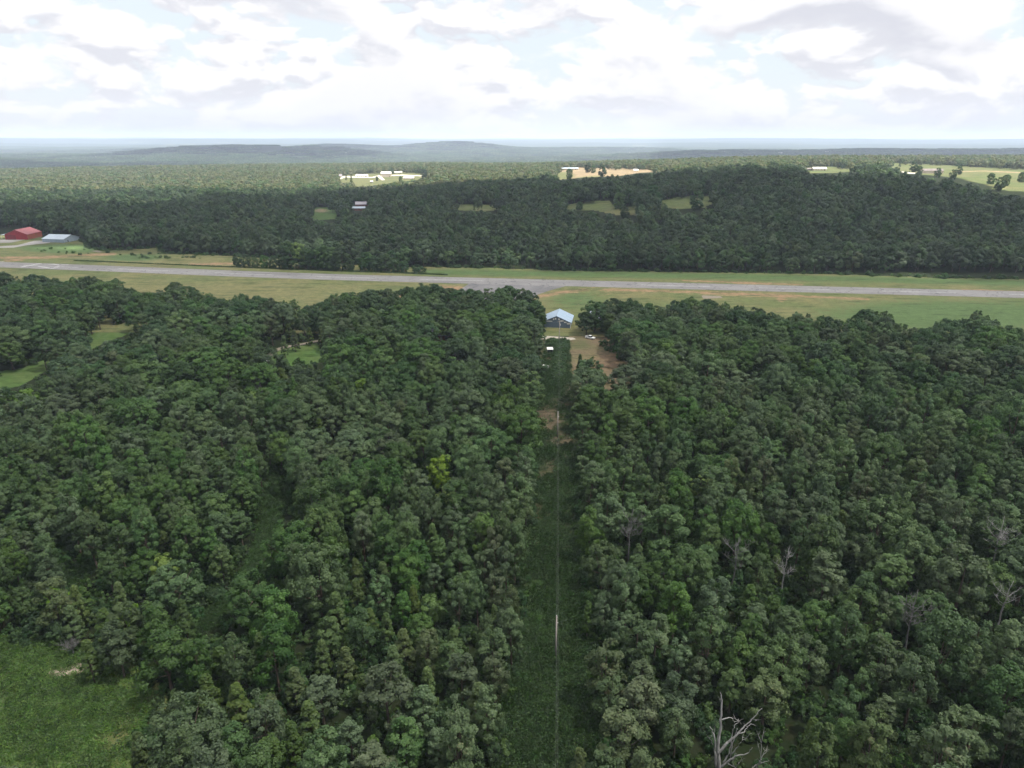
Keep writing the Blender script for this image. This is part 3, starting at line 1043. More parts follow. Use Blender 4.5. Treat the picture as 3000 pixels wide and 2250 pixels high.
for i in range(3):
    SPEC.append(make_kind('edge_oak', 'dark_oak' if i else 'green_oak', 110 + i, 4.6 + 0.4 * i, 0.6, 13.0 + i, 115, 56, 0.32, 'dome', trunk=0.28, clump=0.27))
IDX = {}
for i, k in enumerate(SPEC):
    IDX.setdefault(k.name, []).append(i)
# coarser trees for the wood across the runway, coarser still beyond
MID = []
for i, (mt, rr, zt) in enumerate([('grey_oak', 5.2, 14.5), ('slope', 5.4, 15.0), ('slope', 5.8, 15.5), ('grey_oak', 4.6, 15.5), ('olive_oak', 5.0, 14.0), ('dark_oak', 5.0, 14.5)]):
    MID.append(make_kind('mid_tree', mt, 200 + i, rr, 3.0, zt, 40, 34, 0.50, 'dome' if i % 2 == 0 else 'tall', trunk=0.25, clump=0.33, rough=0.38, speck=0.45))
FAR = []
for i, (mt, rr, zt) in enumerate([('plain', 6.2, 15), ('plain_green', 6.4, 15.5), ('plain', 6.0, 14.0), ('grey_oak', 6.6, 16)]):
    FAR.append(make_kind('far_tree', mt, 300 + i, rr, 2.5, zt, 34, 9, 1.15, 'dome', trunk=0.3, clump=0.36, rough=0.3, speck=0.5))
print('tree shapes', round(time.time() - T0, 1))

# ------------------------------------------------------------------ where trees stand
SIL = [(0, 585), (60, 590), (130, 600), (190, 588), (240, 600), (290, 622), (330, 630), (370, 608), (420, 622), (470, 640), (520, 632), (600, 650), (640, 652), (655, 662), (690, 655),
       (720, 632), (780, 630), (840, 618), (870, 635), (890, 615), (930, 608), (985, 625), (1030, 625), (1090, 614), (1130, 622), (1165, 645), (1180, 665), (1181, 700), (1237, 700), (1240, 690), (1262, 670),
       (1290, 648), (1340, 648), (1400, 650), (1430, 660), (1480, 642), (1530, 645), (1590, 660), (1650, 670), (1700, 687), (1720, 674), (1780, 680), (1850, 690), (1880, 668), (1930, 680), (1960, 705),
       (2000, 705), (2040, 690), (2090, 690), (2110, 672), (2150, 690), (2212, 705)]
SILx = np.array([-900] + [p[0] * 1.3563 for p in SIL] + [3900])
SILy = np.array([700] + [p[1] * 1.3563 for p in SIL] + [990])


def sil(x):
    return np.interp(x, SILx, SILy)


# dead trees stay in view: nothing leafy grows close in front of them
VIEW_CLEAR = [([(2070, 2045), (2130, 2040), (2250, 2080), (2290, 2180), (2270, 2320), (2070, 2320)], at(2112, 2262)[1] + 2.5)]
for bx_, by_, bh_, bw_ in ((1850, 1490, 15.5, 70), (2310, 1595, 13.5, 38), (2690, 1730, 15.5, 65), (2945, 1515, 15.5, 60), (2160, 1570, 15.0, 45), (2960, 1700, 13.0, 40)):
    VIEW_CLEAR.append(([(bx_ - bw_, by_ - 5), (bx_ + bw_, by_ - 5), (bx_ + bw_ * 0.6, by_ + 105), (bx_ - bw_ * 0.6, by_ + 105)], at(bx_, by_, bh_)[1] + 1.5))
trees = []      # near trees: x, y, kind index, scale xy, scale z, rotation


def top_px(x, y, h):
    return proj(x, y, gz(x, y) + h)


def near_ok_many(X, Y, Hh, Rr, edge=True, view=True):
    """which trees hide none of the clearings and stay under the outline of the tree line"""
    X, Y, Hh, Rr = (np.atleast_1d(np.asarray(q, float)) for q in (X, Y, Hh, Rr))
    Z = gz(X, Y)
    ok = np.ones(X.shape, bool)
    jx, jy = vnoise(X, Y, 9, 93) * 12, vnoise(X, Y, 9, 94) * 6
    for f, w in ((0.0, 0.35), (0.35, 0.8), (0.7, 0.75), (0.97, 0.15)):
        for sgn in (-1, 0, 1):
            px, py = proj(X + sgn * Rr * w, Y, Z + Hh * f)
            for ip, P in enumerate(NEAR_CLEAR):
                k_ = 1.0 if ip not in (0, 8, 9, 10, 11) else 0.25
                ok &= ~inpoly(px + k_ * jx, py + k_ * jy, P)
    for P, ylim in (VIEW_CLEAR if view else ()):
        for f, w in ((0.3, 0.8), (0.65, 0.9), (1.0, 0.3)):
            for sgn in (-1, 0, 1):
                px, py = proj(X + sgn * Rr * w, Y, Z + Hh * f)
                ok &= ~(inpoly(px, py, P) & (Y < ylim))
    if edge:
        for sgn in (-0.7, 0, 0.7):
            px, py = proj(X + sgn * Rr, Y, Z + Hh * (1.0 if sgn == 0 else 0.86))
            ok &= py >= sil(px) - 2
    return ok


def near_ok(x, y, h, r, edge=True):
    return bool(near_ok_many(x, y, h, r, edge)[0])


cells = {}


def far_enough(x, y, r):
    for i in range(int((x - 12) // 8), int((x + 12) // 8) + 1):
        for j in range(int((y - 12) // 8), int((y + 12) // 8) + 1):
            for (a, b, c) in cells.get((i, j), ()):
                if (a - x) ** 2 + (b - y) ** 2 < (0.76 * (c + r)) ** 2:
                    return False
    return True


def put(x, y, ki, sxy, sz, force=False, note=None):
    k = SPEC[ki]
    r = k.R * sxy
    if not force and not far_enough(x, y, r):
        return False
    cells.setdefault((int(x // 8), int(y // 8)), []).append((x, y, r))
    trees.append((x, y, ki, sxy, sz, random.uniform(0, 6.283), note))
    return True


def put_px(px, py, name, sxy=1.0, sz=1.0, note=None):
    """tree whose top is seen at a photograph pixel"""
    ki = random.choice(IDX[name])
    h = SPEC[ki].H * sz
    p = at(px, py, h)
    return put(p[0], p[1], ki, sxy, sz, True, note)


# trees that stand out in the photograph (pixel of the tree top)
for px, py, nm, a, b, nt_ in [
    (1290, 1335, 'lime', 1.15, 1.05, 'bright'), (1310, 1420, 'lime', 0.8, 0.8, 'bright'), (480, 1625, 'lime', 1.1, 0.9, 'bright'),
    (70, 1140, 'lime', 1.4, 1.2, 'bright'), (730, 1150, 'lime', 1.0, 0.8, 'bright'),
    (1070, 1110, 'lime', 1.5, 0.85, 'bright'), (2060, 1390, 'lime', 1.2, 0.9, 'bright'),
    (175, 1055, 'lime', 1.0, 0.9, 'bright'), (370, 1770, 'lime', 0.7, 0.7, 'bright'),
    # great oaks round the houses and the hangar
    (1180, 845, 'dark_oak', 1.15, 1.1, 'great'), (1265, 832, 'dark_oak', 1.35, 1.15, 'great'), (1340, 850, 'dark_oak', 1.1, 1.0, 'great'), (1400, 850, 'dark_oak', 1.3, 1.1, 'great'), (1480, 838, 'dark_oak', 1.5, 1.15, 'great'),
    (1545, 850, 'dark_oak', 1.3, 1.1, 'great'), (1570, 880, 'dark_oak', 0.95, 0.95, 'great'), (1260, 905, 'green_oak', 1.7, 1.25, 'great'), (1400, 918, 'green_oak', 1.6, 1.2, 'great'),
    (1080, 960, 'green_oak', 1.5, 1.15, 'great'), (1140, 955, 'green_oak', 1.5, 1.2, 'great'), (1010, 930, 'olive_oak', 1.5, 1.2, 'great'),
    (1745, 885, 'dark_oak', 1.2, 1.0, 'great'), (1790, 875, 'dark_oak', 1.35, 1.1, 'great'), (1850, 880, 'dark_oak', 1.2, 1.05, 'great'), (1720, 915, 'dark_oak', 0.95, 0.8, 'great'),
    (1850, 965, 'olive_oak', 1.6, 1.25, 'great'), (1950, 990, 'green_oak', 1.7, 1.25, 'great'), (1555, 1088, 'green_oak', 1.7, 1.0, 'great'), (1740, 1052, 'grey_oak', 1.5, 1.0, 'great'), (1700, 1040, 'cedar', 1.0, 1.3, None),
    (500, 960, 'green_oak', 1.6, 1.1, 'great'), (580, 925, 'green_oak', 1.7, 1.15, 'great'), (640, 935, 'green_oak', 1.6, 1.15, 'great'), (660, 1000, 'green_oak', 1.4, 1.1, 'great'),
    (2540, 910, 'dark_oak', 1.3, 1.05, 'great'), (2350, 945, 'green_oak', 1.7, 1.15, 'great'), (2860, 915, 'olive_oak', 1.1, 1.15, 'great'),
    (140, 1690, 'olive_oak', 1.2, 1.0, 'great'), (350, 1760, 'green_oak', 1.1, 0.9, None), (470, 1850, 'green_oak', 1.25, 0.95, 'great'), (330, 1820, 'grey_oak', 1.0, 0.85, None),
    (700, 1400, 'green_oak', 1.35, 1.1, 'great'), (620, 1440, 'green_oak', 1.2, 1.0, None), (2430, 1620, 'grey_oak', 1.5, 1.1, 'great'), (2620, 1620, 'green_oak', 1.5, 1.1, 'great'), (1960, 1480, 'green_oak', 1.5, 1.1, 'great'),
    (1780, 1440, 'grey_oak', 1.4, 1.1, 'great'), (1990, 1350, 'grey_oak', 1.3, 1.05, 'great'), (1840, 1170, 'green_oak', 1.6, 1.25, 'great'), (1740, 1350, 'grey_oak', 1.2, 1.0, None),
]:
    put_px(px, py, nm, a, b, nt_)
# cedars scattered in the clearings and gaps
for px, py in [(200, 1780), (215, 1720), (300, 1790), (540, 1820), (1040, 1700), (1080, 1790), (1130, 1800), (980, 1740), (1180, 1850), (1010, 1900), (860, 1960), (940, 1880), (790, 2040), (850, 2120), (1250, 1960),
               (1060, 1980), (690, 2010), (1400, 2010), (1150, 1900), (900, 2060), (600, 1980), (1700, 2200), (2090, 1830), (2200, 1720), (2470, 1500), (1040, 1640), (1210, 1720), (530, 1760), (640, 1900), (760, 1860), (1330, 1840), (1120, 1650),
               (860, 970), (905, 960), (940, 965), (830, 985), (250, 2180 - 300)]:
    put_px(px, py, 'cedar', random.uniform(0.9, 1.3), random.uniform(0.85, 1.15))
# the near tree line against the airfield follows the photograph's outline
xs = -250.0
while xs < 3300:
    inside = 1595 < xs < 1690
    if not inside:
        nm = random.choices(['dark_oak', 'green_oak', 'grey_oak', 'olive_oak'], [4, 3, 2, 1])[0]
        s = random.uniform(0.85, 1.15)
        ki = random.choice(IDX[nm])
        h = SPEC[ki].H * s
        p = at(xs, float(sil(xs)) + random.uniform(2, 14), h)
        if near_ok(p[0], p[1], h * 0.9, SPEC[ki].R * s, edge=False):
            put(p[0], p[1], ki, s, s)
    xs += random.uniform(16, 40)


def pick_kind(x, y):
    a = float(vnoise(x, y, 45, 21)) + random.uniform(-0.6, 0.6)
    b = float(vnoise(x, y, 60, 31))
    if y > 250 and random.random() < 0.3:
        return random.choice(IDX['dark_oak'])
    if random.random() < (0.10 if y < 120 else 0.30 + 0.25 * float(vnoise(x, y, 40, 27)) + (0.3 if y > 190 else 0.0)):
        return random.choice(IDX['broad_green_oak'] if a > 0.1 else IDX['broad_grey_oak'])
    if random.random() < 0.035 + 0.16 * max(0.0, b - 0.15) * (1 if x < 0 and y < 200 else 0.25):
        return random.choice(IDX['cedar'])
    if random.random() < 0.004:
        return random.choice(IDX['lime'])
    if a > 0.25:
        return random.choice(IDX['green_oak'])
    if a < -0.5:
        return random.choice(IDX['olive_oak'])
    return random.choice(IDX['grey_oak'])


def candidates(n, y0, y1, k, c):
    Y = y0 + (y1 - y0) * np.sqrt(rng.uniform(0, 1, n))
    return rng.uniform(-1, 1, n) * (k * Y + c), Y


CX, CY = candidates(60000, 55, 470, 0.80, 45)
px, py = proj(CX, CY, gz(CX, CY) + 12)
m_ = (py >= sil(px)) & (px > -260) & (px < 3260) & (py < 2700)
CX, CY = CX[m_], CY[m_]
CK = np.array([pick_kind(x, y) for x, y in zip(CX, CY)])
stand = vnoise(CX, CY, 34, 23)
CS = np.where(CY < 260, rng.uniform(0.74, 1.16, len(CX)), rng.uniform(1.0, 1.5, len(CX))) * (1 + 0.16 * stand)
CS = np.where(rng.uniform(0, 1, len(CX)) < 0.10, CS * rng.uniform(1.15, 1.35, len(CX)), CS)
CZ = CS ** 0.55 * rng.uniform(0.74, 1.18, len(CX)) * (1 + 0.13 * vnoise(CX, CY, 22, 24))
CZ = np.where(CY > 260, np.minimum(CZ, 1.12), CZ)
KR, KH = np.array([k.R for k in SPEC]), np.array([k.H for k in SPEC])
lane = np.abs(vnoise(CX + 0.5 * CY, CY - 0.5 * CX, 30, 25))                # narrow dark lanes between stands
m_ = near_ok_many(CX, CY, KH[CK] * CZ, KR[CK] * CS) & ((lane > 0.085) | (rng.uniform(0, 1, len(CX)) < 0.25) | (CY > 300))
for x, y, ki, s, sz in zip(CX[m_], CY[m_], CK[m_], CS[m_], CZ[m_]):
    put(float(x), float(y), int(ki), float(s), float(sz))
n_trees = len(trees)
# undergrowth fills gaps and the edges of the cut
BX, BY = candidates(4000, 58, 438, 0.78, 30)
B2X, B2Y = candidates(9500, 58, 210, 0.78, 30)
BX, BY = np.r_[BX, B2X], np.r_[BY, B2Y]
BS = np.where(np.arange(len(BX)) < 4000, rng.uniform(0.6, 1.4, len(BX)), rng.uniform(0.35, 0.85, len(BX)))
m_ = near_ok_many(BX, BY, 3.0 * BS, 1.7 * BS, view=False)
bushes = [(x, y, random.choice(IDX['shrub'] + IDX['shrub_dark']), s, s * random.uniform(0.8, 1.3), random.uniform(0, 6.28), None) for x, y, s in zip(BX[m_], BY[m_], BS[m_])]
print('near trees', n_trees, 'bushes', len(bushes), round(time.time() - T0, 1))


# ------------------------------------------------------------------ woodland masses (copies placed by geometry nodes)
def scatter(name, sources, X, Y, Z, idx, rot, sxy, sz, label, cat):
    n = len(X)
    me = bpy.data.meshes.new(name)
    me.vertices.add(n)
    me.vertices.foreach_set('co', np.stack([X, Y, Z], -1).astype(np.float32).ravel())
    for nm, typ, val in (('pick', 'INT', np.asarray(idx, np.int32)), ('turn', 'FLOAT', np.asarray(rot, np.float32)), ('wide', 'FLOAT', np.asarray(sxy, np.float32)), ('tall', 'FLOAT', np.asarray(sz, np.float32))):
        a = me.attributes.new(nm, typ, 'POINT')
        a.data.foreach_set('value', val)
    o = obj(name, me)
    tag(o, label, cat, kind='stuff')
    ng = bpy.data.node_groups.new(name + '_nodes', 'GeometryNodeTree')
    ng.interface.new_socket('Geometry', in_out='INPUT', socket_type='NodeSocketGeometry')
    ng.interface.new_socket('Geometry', in_out='OUTPUT', socket_type='NodeSocketGeometry')
    nin, nout = ng.nodes.new('NodeGroupInput'), ng.nodes.new('NodeGroupOutput')

    def named(nm, dt):
        q = ng.nodes.new('GeometryNodeInputNamedAttribute')
        q.data_type = dt
        q.inputs['Name'].default_value = nm
        return q.outputs['Attribute']
    pick, turn, wide, tall = named('pick', 'INT'), named('turn', 'FLOAT'), named('wide', 'FLOAT'), named('tall', 'FLOAT')
    cr = ng.nodes.new('ShaderNodeCombineXYZ')
    ng.links.new(turn, cr.inputs[2])
    cs = ng.nodes.new('ShaderNodeCombineXYZ')
    ng.links.new(wide, cs.inputs[0])
    ng.links.new(wide, cs.inputs[1])
    ng.links.new(tall, cs.inputs[2])
    jn = ng.nodes.new('GeometryNodeJoinGeometry')
    for i, s in enumerate(sources):
        if not np.any(np.asarray(idx) == i):
            continue
        oi = ng.nodes.new('GeometryNodeObjectInfo')
        oi.inputs['Object'].default_value = s
        oi.inputs['As Instance'].default_value = True
        cmp_ = ng.nodes.new('FunctionNodeCompare')
        cmp_.data_type = 'INT'
        cmp_.operation = 'EQUAL'
        ng.links.new(pick, cmp_.inputs[2])
        cmp_.inputs[3].default_value = i
        ip = ng.nodes.new('GeometryNodeInstanceOnPoints')
        ng.links.new(nin.outputs[0], ip.inputs['Points'])
        ng.links.new(cmp_.outputs[0], ip.inputs['Selection'])
        ng.links.new(oi.outputs['Geometry'], ip.inputs['Instance'])
        ng.links.new(cr.outputs[0], ip.inputs['Rotation'])
        ng.links.new(cs.outputs[0], ip.inputs['Scale'])
        ng.links.new(ip.outputs[0], jn.inputs[0])
    ng.links.new(jn.outputs[0], nout.inputs[0])
    md = o.modifiers.new('scatter', 'NODES')
    md.node_group = ng
    return o


# ---- individuals: the trees that show largest
def in_view(t):
    x, y, ki, sxy, sz = t[:5]
    k = SPEC[ki]
    z = float(gz(x, y))
    px, py = proj(x, y, z + k.H * sz * 0.75)
    return -15 < px < 3015 and py < 2290


def app(t):
    k = SPEC[t[2]]
    return k.H * t[4] * k.R * t[3] / (t[0] ** 2 + t[1] ** 2 + 70 ** 2)


cand = [i for i, t in enumerate(trees) if in_view(t)]
noted = [i for i in cand if trees[i][6]]
ced = sorted((i for i in cand if SPEC[trees[i][2]].name == 'cedar'), key=lambda i: -app(trees[i]))[:90]
oak = sorted((i for i in cand if SPEC[trees[i][2]].name != 'cedar' and not trees[i][6]), key=lambda i: -app(trees[i]))
oak = oak[:max(0, 296 - len(noted))]
single = set(noted) | set(ced) | set(oak)
LOOK = {'grey_oak': 'grey-green oak', 'green_oak': 'mid-green leafy oak', 'olive_oak': 'olive-tinged oak', 'broad_grey_oak': 'broad grey-green oak', 'broad_green_oak': 'broad mid-green oak', 'dark_oak': 'dark green broad oak', 'edge_oak': 'low-skirted green oak', 'lime': 'bright yellow-green tree', 'cedar': 'olive-green pointed cedar'}
CUT0, CUT1 = np.array(at(1628, 1925)[:2]), np.array(at(1638, 1003)[:2])
CLR = np.array(Wp(CLEAR))[:, :2]
TRK = np.array(Wp(TRACK))[:, :2]
SNAG = at(2115, 2262)


def cut_x(y):
    return CUT0[0] + (CUT1[0] - CUT0[0]) * (y - CUT0[1]) / (CUT1[1] - CUT0[1])


def place_words(x, y):
    dx = x - cut_x(y)
    side = 'hangar-side' if dx < 0 else 'snag-side'
    if math.hypot(x - SNAG[0], y - SNAG[1]) < 13:
        return 'crowding the tall dead snag'
    if np.min(np.hypot(CLR[:, 0] - x, CLR[:, 1] - y)) < 14 and x < -30 and y < 150:
        return 'edging the rough grass clearing'
    if abs(dx) < 14:
        return 'lining the ' + side + ' of the cut'
    if np.min(np.hypot(TRK[:, 0] - x, TRK[:, 1] - y)) < 11 and dx < 0:
        return 'by the dim track'
    if y > 300:
        return 'in the airfield tree belt'
    if abs(dx) < 45:
        return 'in ' + side + ' woods near the cut'
    return 'deep in ' + side + ' woods'


MARKS = [(t[0], t[1], {'lime': 'a yellow-green tree', 'cedar': 'a pointed cedar'}[SPEC[t[2]].name]) for t in trees if SPEC[t[2]].name in ('lime', 'cedar')]
MARKS += [(t[0], t[1], 'a great oak') for t in trees if t[6] == 'great']
MARKS += [(*at(bx_, by_, bh_)[:2], 'a bare tree') for bx_, by_, bh_ in ((1850, 1490, 15.5), (2310, 1595, 13.5), (2690, 1730, 15.5), (2945, 1515, 15.5), (2160, 1570, 15.0), (2960, 1700, 13.0))]


def mark_words(x, y):
    best, w = 8.0, ''
    for a, b, nm in MARKS:
        d = math.hypot(a - x, b - y)
        if 0.5 < d < best:
            best, w = d, ' beside ' + nm
    return w


def single_tree(t):
    x, y, ki, sxy, sz, rot, note = t
    k = SPEC[ki]
    size = 'Tall' if k.H * sz > 15.6 else ('Small' if k.H * sz < 12.5 else 'Medium')
    if k.name == 'cedar':
        size = 'Tall' if k.H * sz > 10 else ('Small' if k.H * sz < 8.6 else 'Medium')
    if note == 'great':
        size = 'Great spreading'
    shape = '' if k.name == 'cedar' or note == 'great' else (' peaked' if k.shape == 'tall' else ' round-topped')
    lab = f'{size.lower()}{shape} {LOOK[k.name]}{mark_words(x, y)} {place_words(x, y)}'
    cat = 'cedar' if k.name == 'cedar' else 'tree'
    nm = 'cedar_tree' if k.name == 'cedar' else ('yellow_green_tree' if k.name == 'lime' else 'oak_tree')
    o = thing(nm, lab, cat, (x, y, float(gz(x, y))), rot, lab)
    o.scale = (sxy, sxy, sz)
    obj('trunk', k.trunk, o)
    obj('crown', k.crown, o)
    return o


for i in sorted(single):
    single_tree(trees[i])
rest = [t for i, t in enumerate(trees) if i not in single]
A = np.array([t[:6] for t in rest], float)
scatter('near_woods', [k.whole for k in SPEC], A[:, 0], A[:, 1], gz(A[:, 0], A[:, 1]), A[:, 2].astype(int), A[:, 5], A[:, 3], A[:, 4],
        'mass of mixed green woodland on the near side of the runway', 'woods')
B = np.array([t[:6] for t in bushes], float)
scatter('undergrowth', [k.whole for k in SPEC], B[:, 0], B[:, 1], gz(B[:, 0], B[:, 1]), B[:, 2].astype(int), B[:, 5], B[:, 3], B[:, 4],
        'low green undergrowth between the trees', 'undergrowth')

# ---- the wood across the runway and the plain beyond
FARCLEAR = [FIELDS[k] for k in 'ABCDEFGHI']


def far_points(y0, y1, spacing, hmean):
    n = int((y1 - y0) / spacing)
    ys_ = np.arange(y0, y1, spacing)
    X, Y = [], []
    for yv in ys_:
        w = 0.80 * yv + 60
        xv = np.arange(-w, w, spacing)
        X.append(xv)
        Y.append(np.full(xv.shape, yv))
    X, Y = np.concatenate(X), np.concatenate(Y)
    X = X + rng.uniform(-0.48, 0.48, X.shape) * spacing
    Y = Y + rng.uniform(-0.48, 0.48, X.shape) * spacing
    return X, Y


def far_keep(X, Y, Hh, Rr):
    Z = gz(X, Y)
    ok = np.ones(X.shape, bool)
    bx, by = proj(X, Y, Z)
    ok &= by < np.interp(bx, FEx, FEy)
    jx, jy = vnoise(X, Y, 38, 91) * 16 + rng.normal(0, 5, X.shape), vnoise(X, Y, 30, 92) * 5 + rng.normal(0, 1.8, X.shape)      # ragged wood edges
    for f, w in ((0.0, 0.3), (0.4, 0.6), (0.75, 0.5), (1.0, 0.0)):
        for s in ((-1, 0, 1) if w else (0,)):
            px, py = proj(X + s * w * Rr, Y, Z + Hh * f)
            for P in FARCLEAR:
                ok &= ~inpoly(px + jx, py + jy, P)
            # buildings of the hangar row stay clear of trees
            ok &= ~inpoly(px, py, [(-40, 672), (122, 670), (126, 706), (-40, 706)])
            ok &= ~inpoly(px, py, [(142, 690), (228, 690), (228, 716), (142, 716)])
    return ok


def mass(name, kinds, y0, y1, spacing, smin, smax, label, weights):
    X, Y = far_points(y0, y1, spacing, 15)
    n = len(X)
    idx = rng.choice(len(kinds), n, p=np.array(weights) / sum(weights))
    cl = vnoise(X, Y, 70, 41)
    big = np.clip(0.5 + 0.5 * cl, 0, 1)
    s = smin + (smax - smin) * (0.45 * big + 0.55 * rng.uniform(0, 1, n))
    szz = s * rng.uniform(0.85, 1.12, n)
    ok = far_keep(X, Y, 15.0 * szz, 5.5 * s)
    X, Y, idx, s, szz = X[ok], Y[ok], idx[ok], s[ok], szz[ok]
    scatter(name, [k.whole for k in kinds], X, Y, gz(X, Y) - 0.2, idx, rng.uniform(0, 6.28, len(X)), s, szz, label, 'woods')
    return len(X)


n1 = mass('dark_woods', MID, 560, 1250, 9.8, 0.70, 1.50, 'dark green wood covering the slope across the runway', [3, 3, 3, 2, 1.2, 2])
n2 = mass('plain_woods', FAR, 1250, 3300, 11.0, 0.75, 1.2, 'sunlit and shaded woods of the plain beyond the dark slope', [3, 2.5, 2, 2])
print('mid', n1, 'far', n2, round(time.time() - T0, 1))


# ---- distant woods: patches of many small crowns
def patch(seed, mats):
    r = np.random.default_rng(seed)
    n = 150
    X, Y = r.uniform(-55, 55, n), r.uniform(-55, 55, n)
    per = 22
    ci = np.repeat(np.arange(n), per)
    d = r.normal(size=(n * per, 3))
    d[:, 2] = np.abs(d[:, 2])
    d /= np.linalg.norm(d, axis=1, keepdims=True)
    h = r.uniform(7, 12, n)
    C = np.stack([X[ci], Y[ci], h[ci] * 0.6], 1) + d * np.array([5.2, 5.2, 5.5]) * r.uniform(0.8, 1.1, (n * per, 1))
    V, Fq = quads(C, d + r.normal(0, 0.5, d.shape), r.uniform(1.2, 2.4, n * per), r)
    tint = np.clip(0.6 * r.uniform(0, 1, n)[ci] + 0.4 * r.uniform(0, 1, n * per), 0, 1)
    m = mesh_from('wood_patch', V, Fq, [M[q] for q in mats], False, r.integers(0, len(mats), n)[ci])
    a = m.attributes.new('tint', 'FLOAT', 'POINT')
    a.data.foreach_set('value', np.repeat(tint, 4).astype(np.float32))
    return bpy.data.objects.new('wood_patch_source', m)


PATCH = [patch(1, ['plain_green', 'slope', 'dark_oak']), patch(2, ['grey_oak', 'slope', 'slope']), patch(3, ['slope', 'dark_oak', 'dark_oak'])]
X, Y = far_points(3350, 9200, 88, 15)
open_ = vnoise(X, Y, 620, 51) + 0.6 * vnoise(X, Y, 240, 52)
ok = open_ < 0.80
X, Y = X[ok], Y[ok]
scatter('valley_woods', PATCH, X, Y, gz(X, Y) - 1.0, rng.integers(0, 3, len(X)), rng.uniform(0, 6.28, len(X)), rng.uniform(0.95, 1.15, len(X)), rng.uniform(0.9, 1.3, len(X)),
        'blue-hazed woods filling the far valley', 'woods')
print('valley', len(X), round(time.time() - T0, 1))


# ------------------------------------------------------------------ standing trees across the runway
def lone(px, py, name, sxy, sz, label, group=None, kinds=None):
    """tree whose foot is seen at a photograph pixel"""
    k = SPEC[random.choice(IDX[name])]
    p = at(px, py)
    o = thing('cedar_tree' if name == 'cedar' else ('shrub' if 'shrub' in name else 'oak_tree'), label, 'cedar' if name == 'cedar' else ('shrub' if 'shrub' in name else 'tree'), p, random.uniform(0, 6.28), group)
    o.scale = (sxy, sxy, sz)
    obj('trunk', k.trunk, o)
    obj('crown', k.crown, o)
    return o


# clump between the runway and the wood: (foot pixel, wanted top pixel)
for i, (px, py, topy, nm) in enumerate([(700, 781, 748, 'edge_oak'), (722, 783, 754, 'edge_oak'), (748, 784, 757, 'edge_oak'), (775, 785, 752, 'edge_oak'), (800, 786, 756, 'edge_oak'), (826, 787, 748, 'edge_oak'),
                                       (855, 787, 726, 'edge_oak'), (876, 787, 720, 'lime'), (900, 788, 738, 'edge_oak'), (925, 790, 742, 'edge_oak'), (948, 790, 728, 'edge_oak'), (975, 791, 732, 'edge_oak'),
                                       (1003, 792, 738, 'edge_oak'), (1028, 793, 762, 'edge_oak'), (1070, 794, 752, 'edge_oak'), (1100, 795, 758, 'edge_oak'), (1130, 796, 752, 'edge_oak'), (1160, 797, 762, 'edge_oak'),
                                       (1185, 797, 770, 'edge_oak'), (890, 782, 735, 'edge_oak'), (960, 785, 735, 'edge_oak'), (1080, 786, 745, 'edge_oak'), (1150, 788, 744, 'edge_oak')]):
    p = at(px, py)
    k0 = SPEC[IDX[nm][0]]
    d = p[1]
    dirv = ray(px, topy)
    ztop = CAM_H + dirv[2] * d / dirv[1]
    h = max(3.5, (ztop - p[2]) * 1.15)
    s = h / k0.H
    lone(px, py, nm, s * (1.1 if h > 9 else 1.25), s, ('bushy ' if h < 9 else 'rounded ') + LOOK[nm] + ' in the clump along the runway verge', 'trees of the clump along the runway verge')
lone(1230, 799, 'shrub_dark', 2.6, 1.5, 'low dark shrub alone on the runway verge')
for px, py, s, lab in [(1697, 617, 0.75, 'small round oak alone at the pasture edge'), (1813, 612, 1.45, 'great round oak spreading over the pasture'), (1838, 606, 1.5, 'great oak behind its round neighbour on the pasture'),
                       (1912, 610, 1.75, 'tallest great oak at the pasture gap'), (1885, 634, 1.45, 'great oak with a thin crown below the pasture'), (1830, 640, 0.95, 'pale thin-crowned oak below the pasture'),
                       (2040, 614, 1.35, 'round oak standing in front of the shaded pasture')]:
    lone(px, py, 'edge_oak', s * 1.15, s, lab)
for px, py, nm, s, lab in [(2674, 505, 'edge_oak', 1.3, 'round oak standing in the sunlit pasture behind the barn'), (2808, 512, 'edge_oak', 1.0, 'small round tree alone on the sunlit pasture'),
                           (2900, 540, 'edge_oak', 1.15, 'broad great oak of the group at the sunlit pasture edge'), (2945, 545, 'edge_oak', 1.15, 'dark great oak of the group at the sunlit pasture edge'), (2925, 560, 'edge_oak', 1.15, 'leafy oak in front of the group at the sunlit pasture edge'),
                           (2990, 535, 'edge_oak', 1.15, 'great oak beside the group at the sunlit pasture edge'), (2745, 521, 'edge_oak', 1.0, 'oak in front of the long grey barn'), (2790, 527, 'edge_oak', 1.0, 'round dark oak at the lower pasture corner'),
                           (2690, 514, 'edge_oak', 1.2, 'broad oak at the lane end of the barn'), (2635, 492, 'cedar', 1.3, 'slim tree at the pasture corner'),
                           (1668, 524, 'edge_oak', 1.5, 'oak at the near edge of the hay field'), (1722, 506, 'edge_oak', 1.5, 'broad oak in the middle of the hay field'), (1738, 507, 'edge_oak', 1.3, 'second oak in the middle of the hay field'), (1765, 519, 'edge_oak', 1.5, 'tall leafy oak at the hay field hedge'),
                           (1148, 511, 'cedar', 1.9, 'tall dark spire-like cedar beside the cream farm hall'), (1152, 512, 'cedar', 1.8, 'second spire-like cedar beside the farm'), (1243, 525, 'edge_oak', 1.5, 'oak at the end of the farm meadow'), (1015, 530, 'cedar', 1.3, 'conical cedar on the farm meadow'), (1030, 542, 'cedar', 1.9, 'taller conical cedar on the farm meadow'),
                           (1174, 532, 'edge_oak', 0.9, 'round tree beside the white-roofed shed'), (1105, 530, 'edge_oak', 0.8, 'dark round tree below the farm buildings')]:
    lone(px, py, nm, s, s, lab)

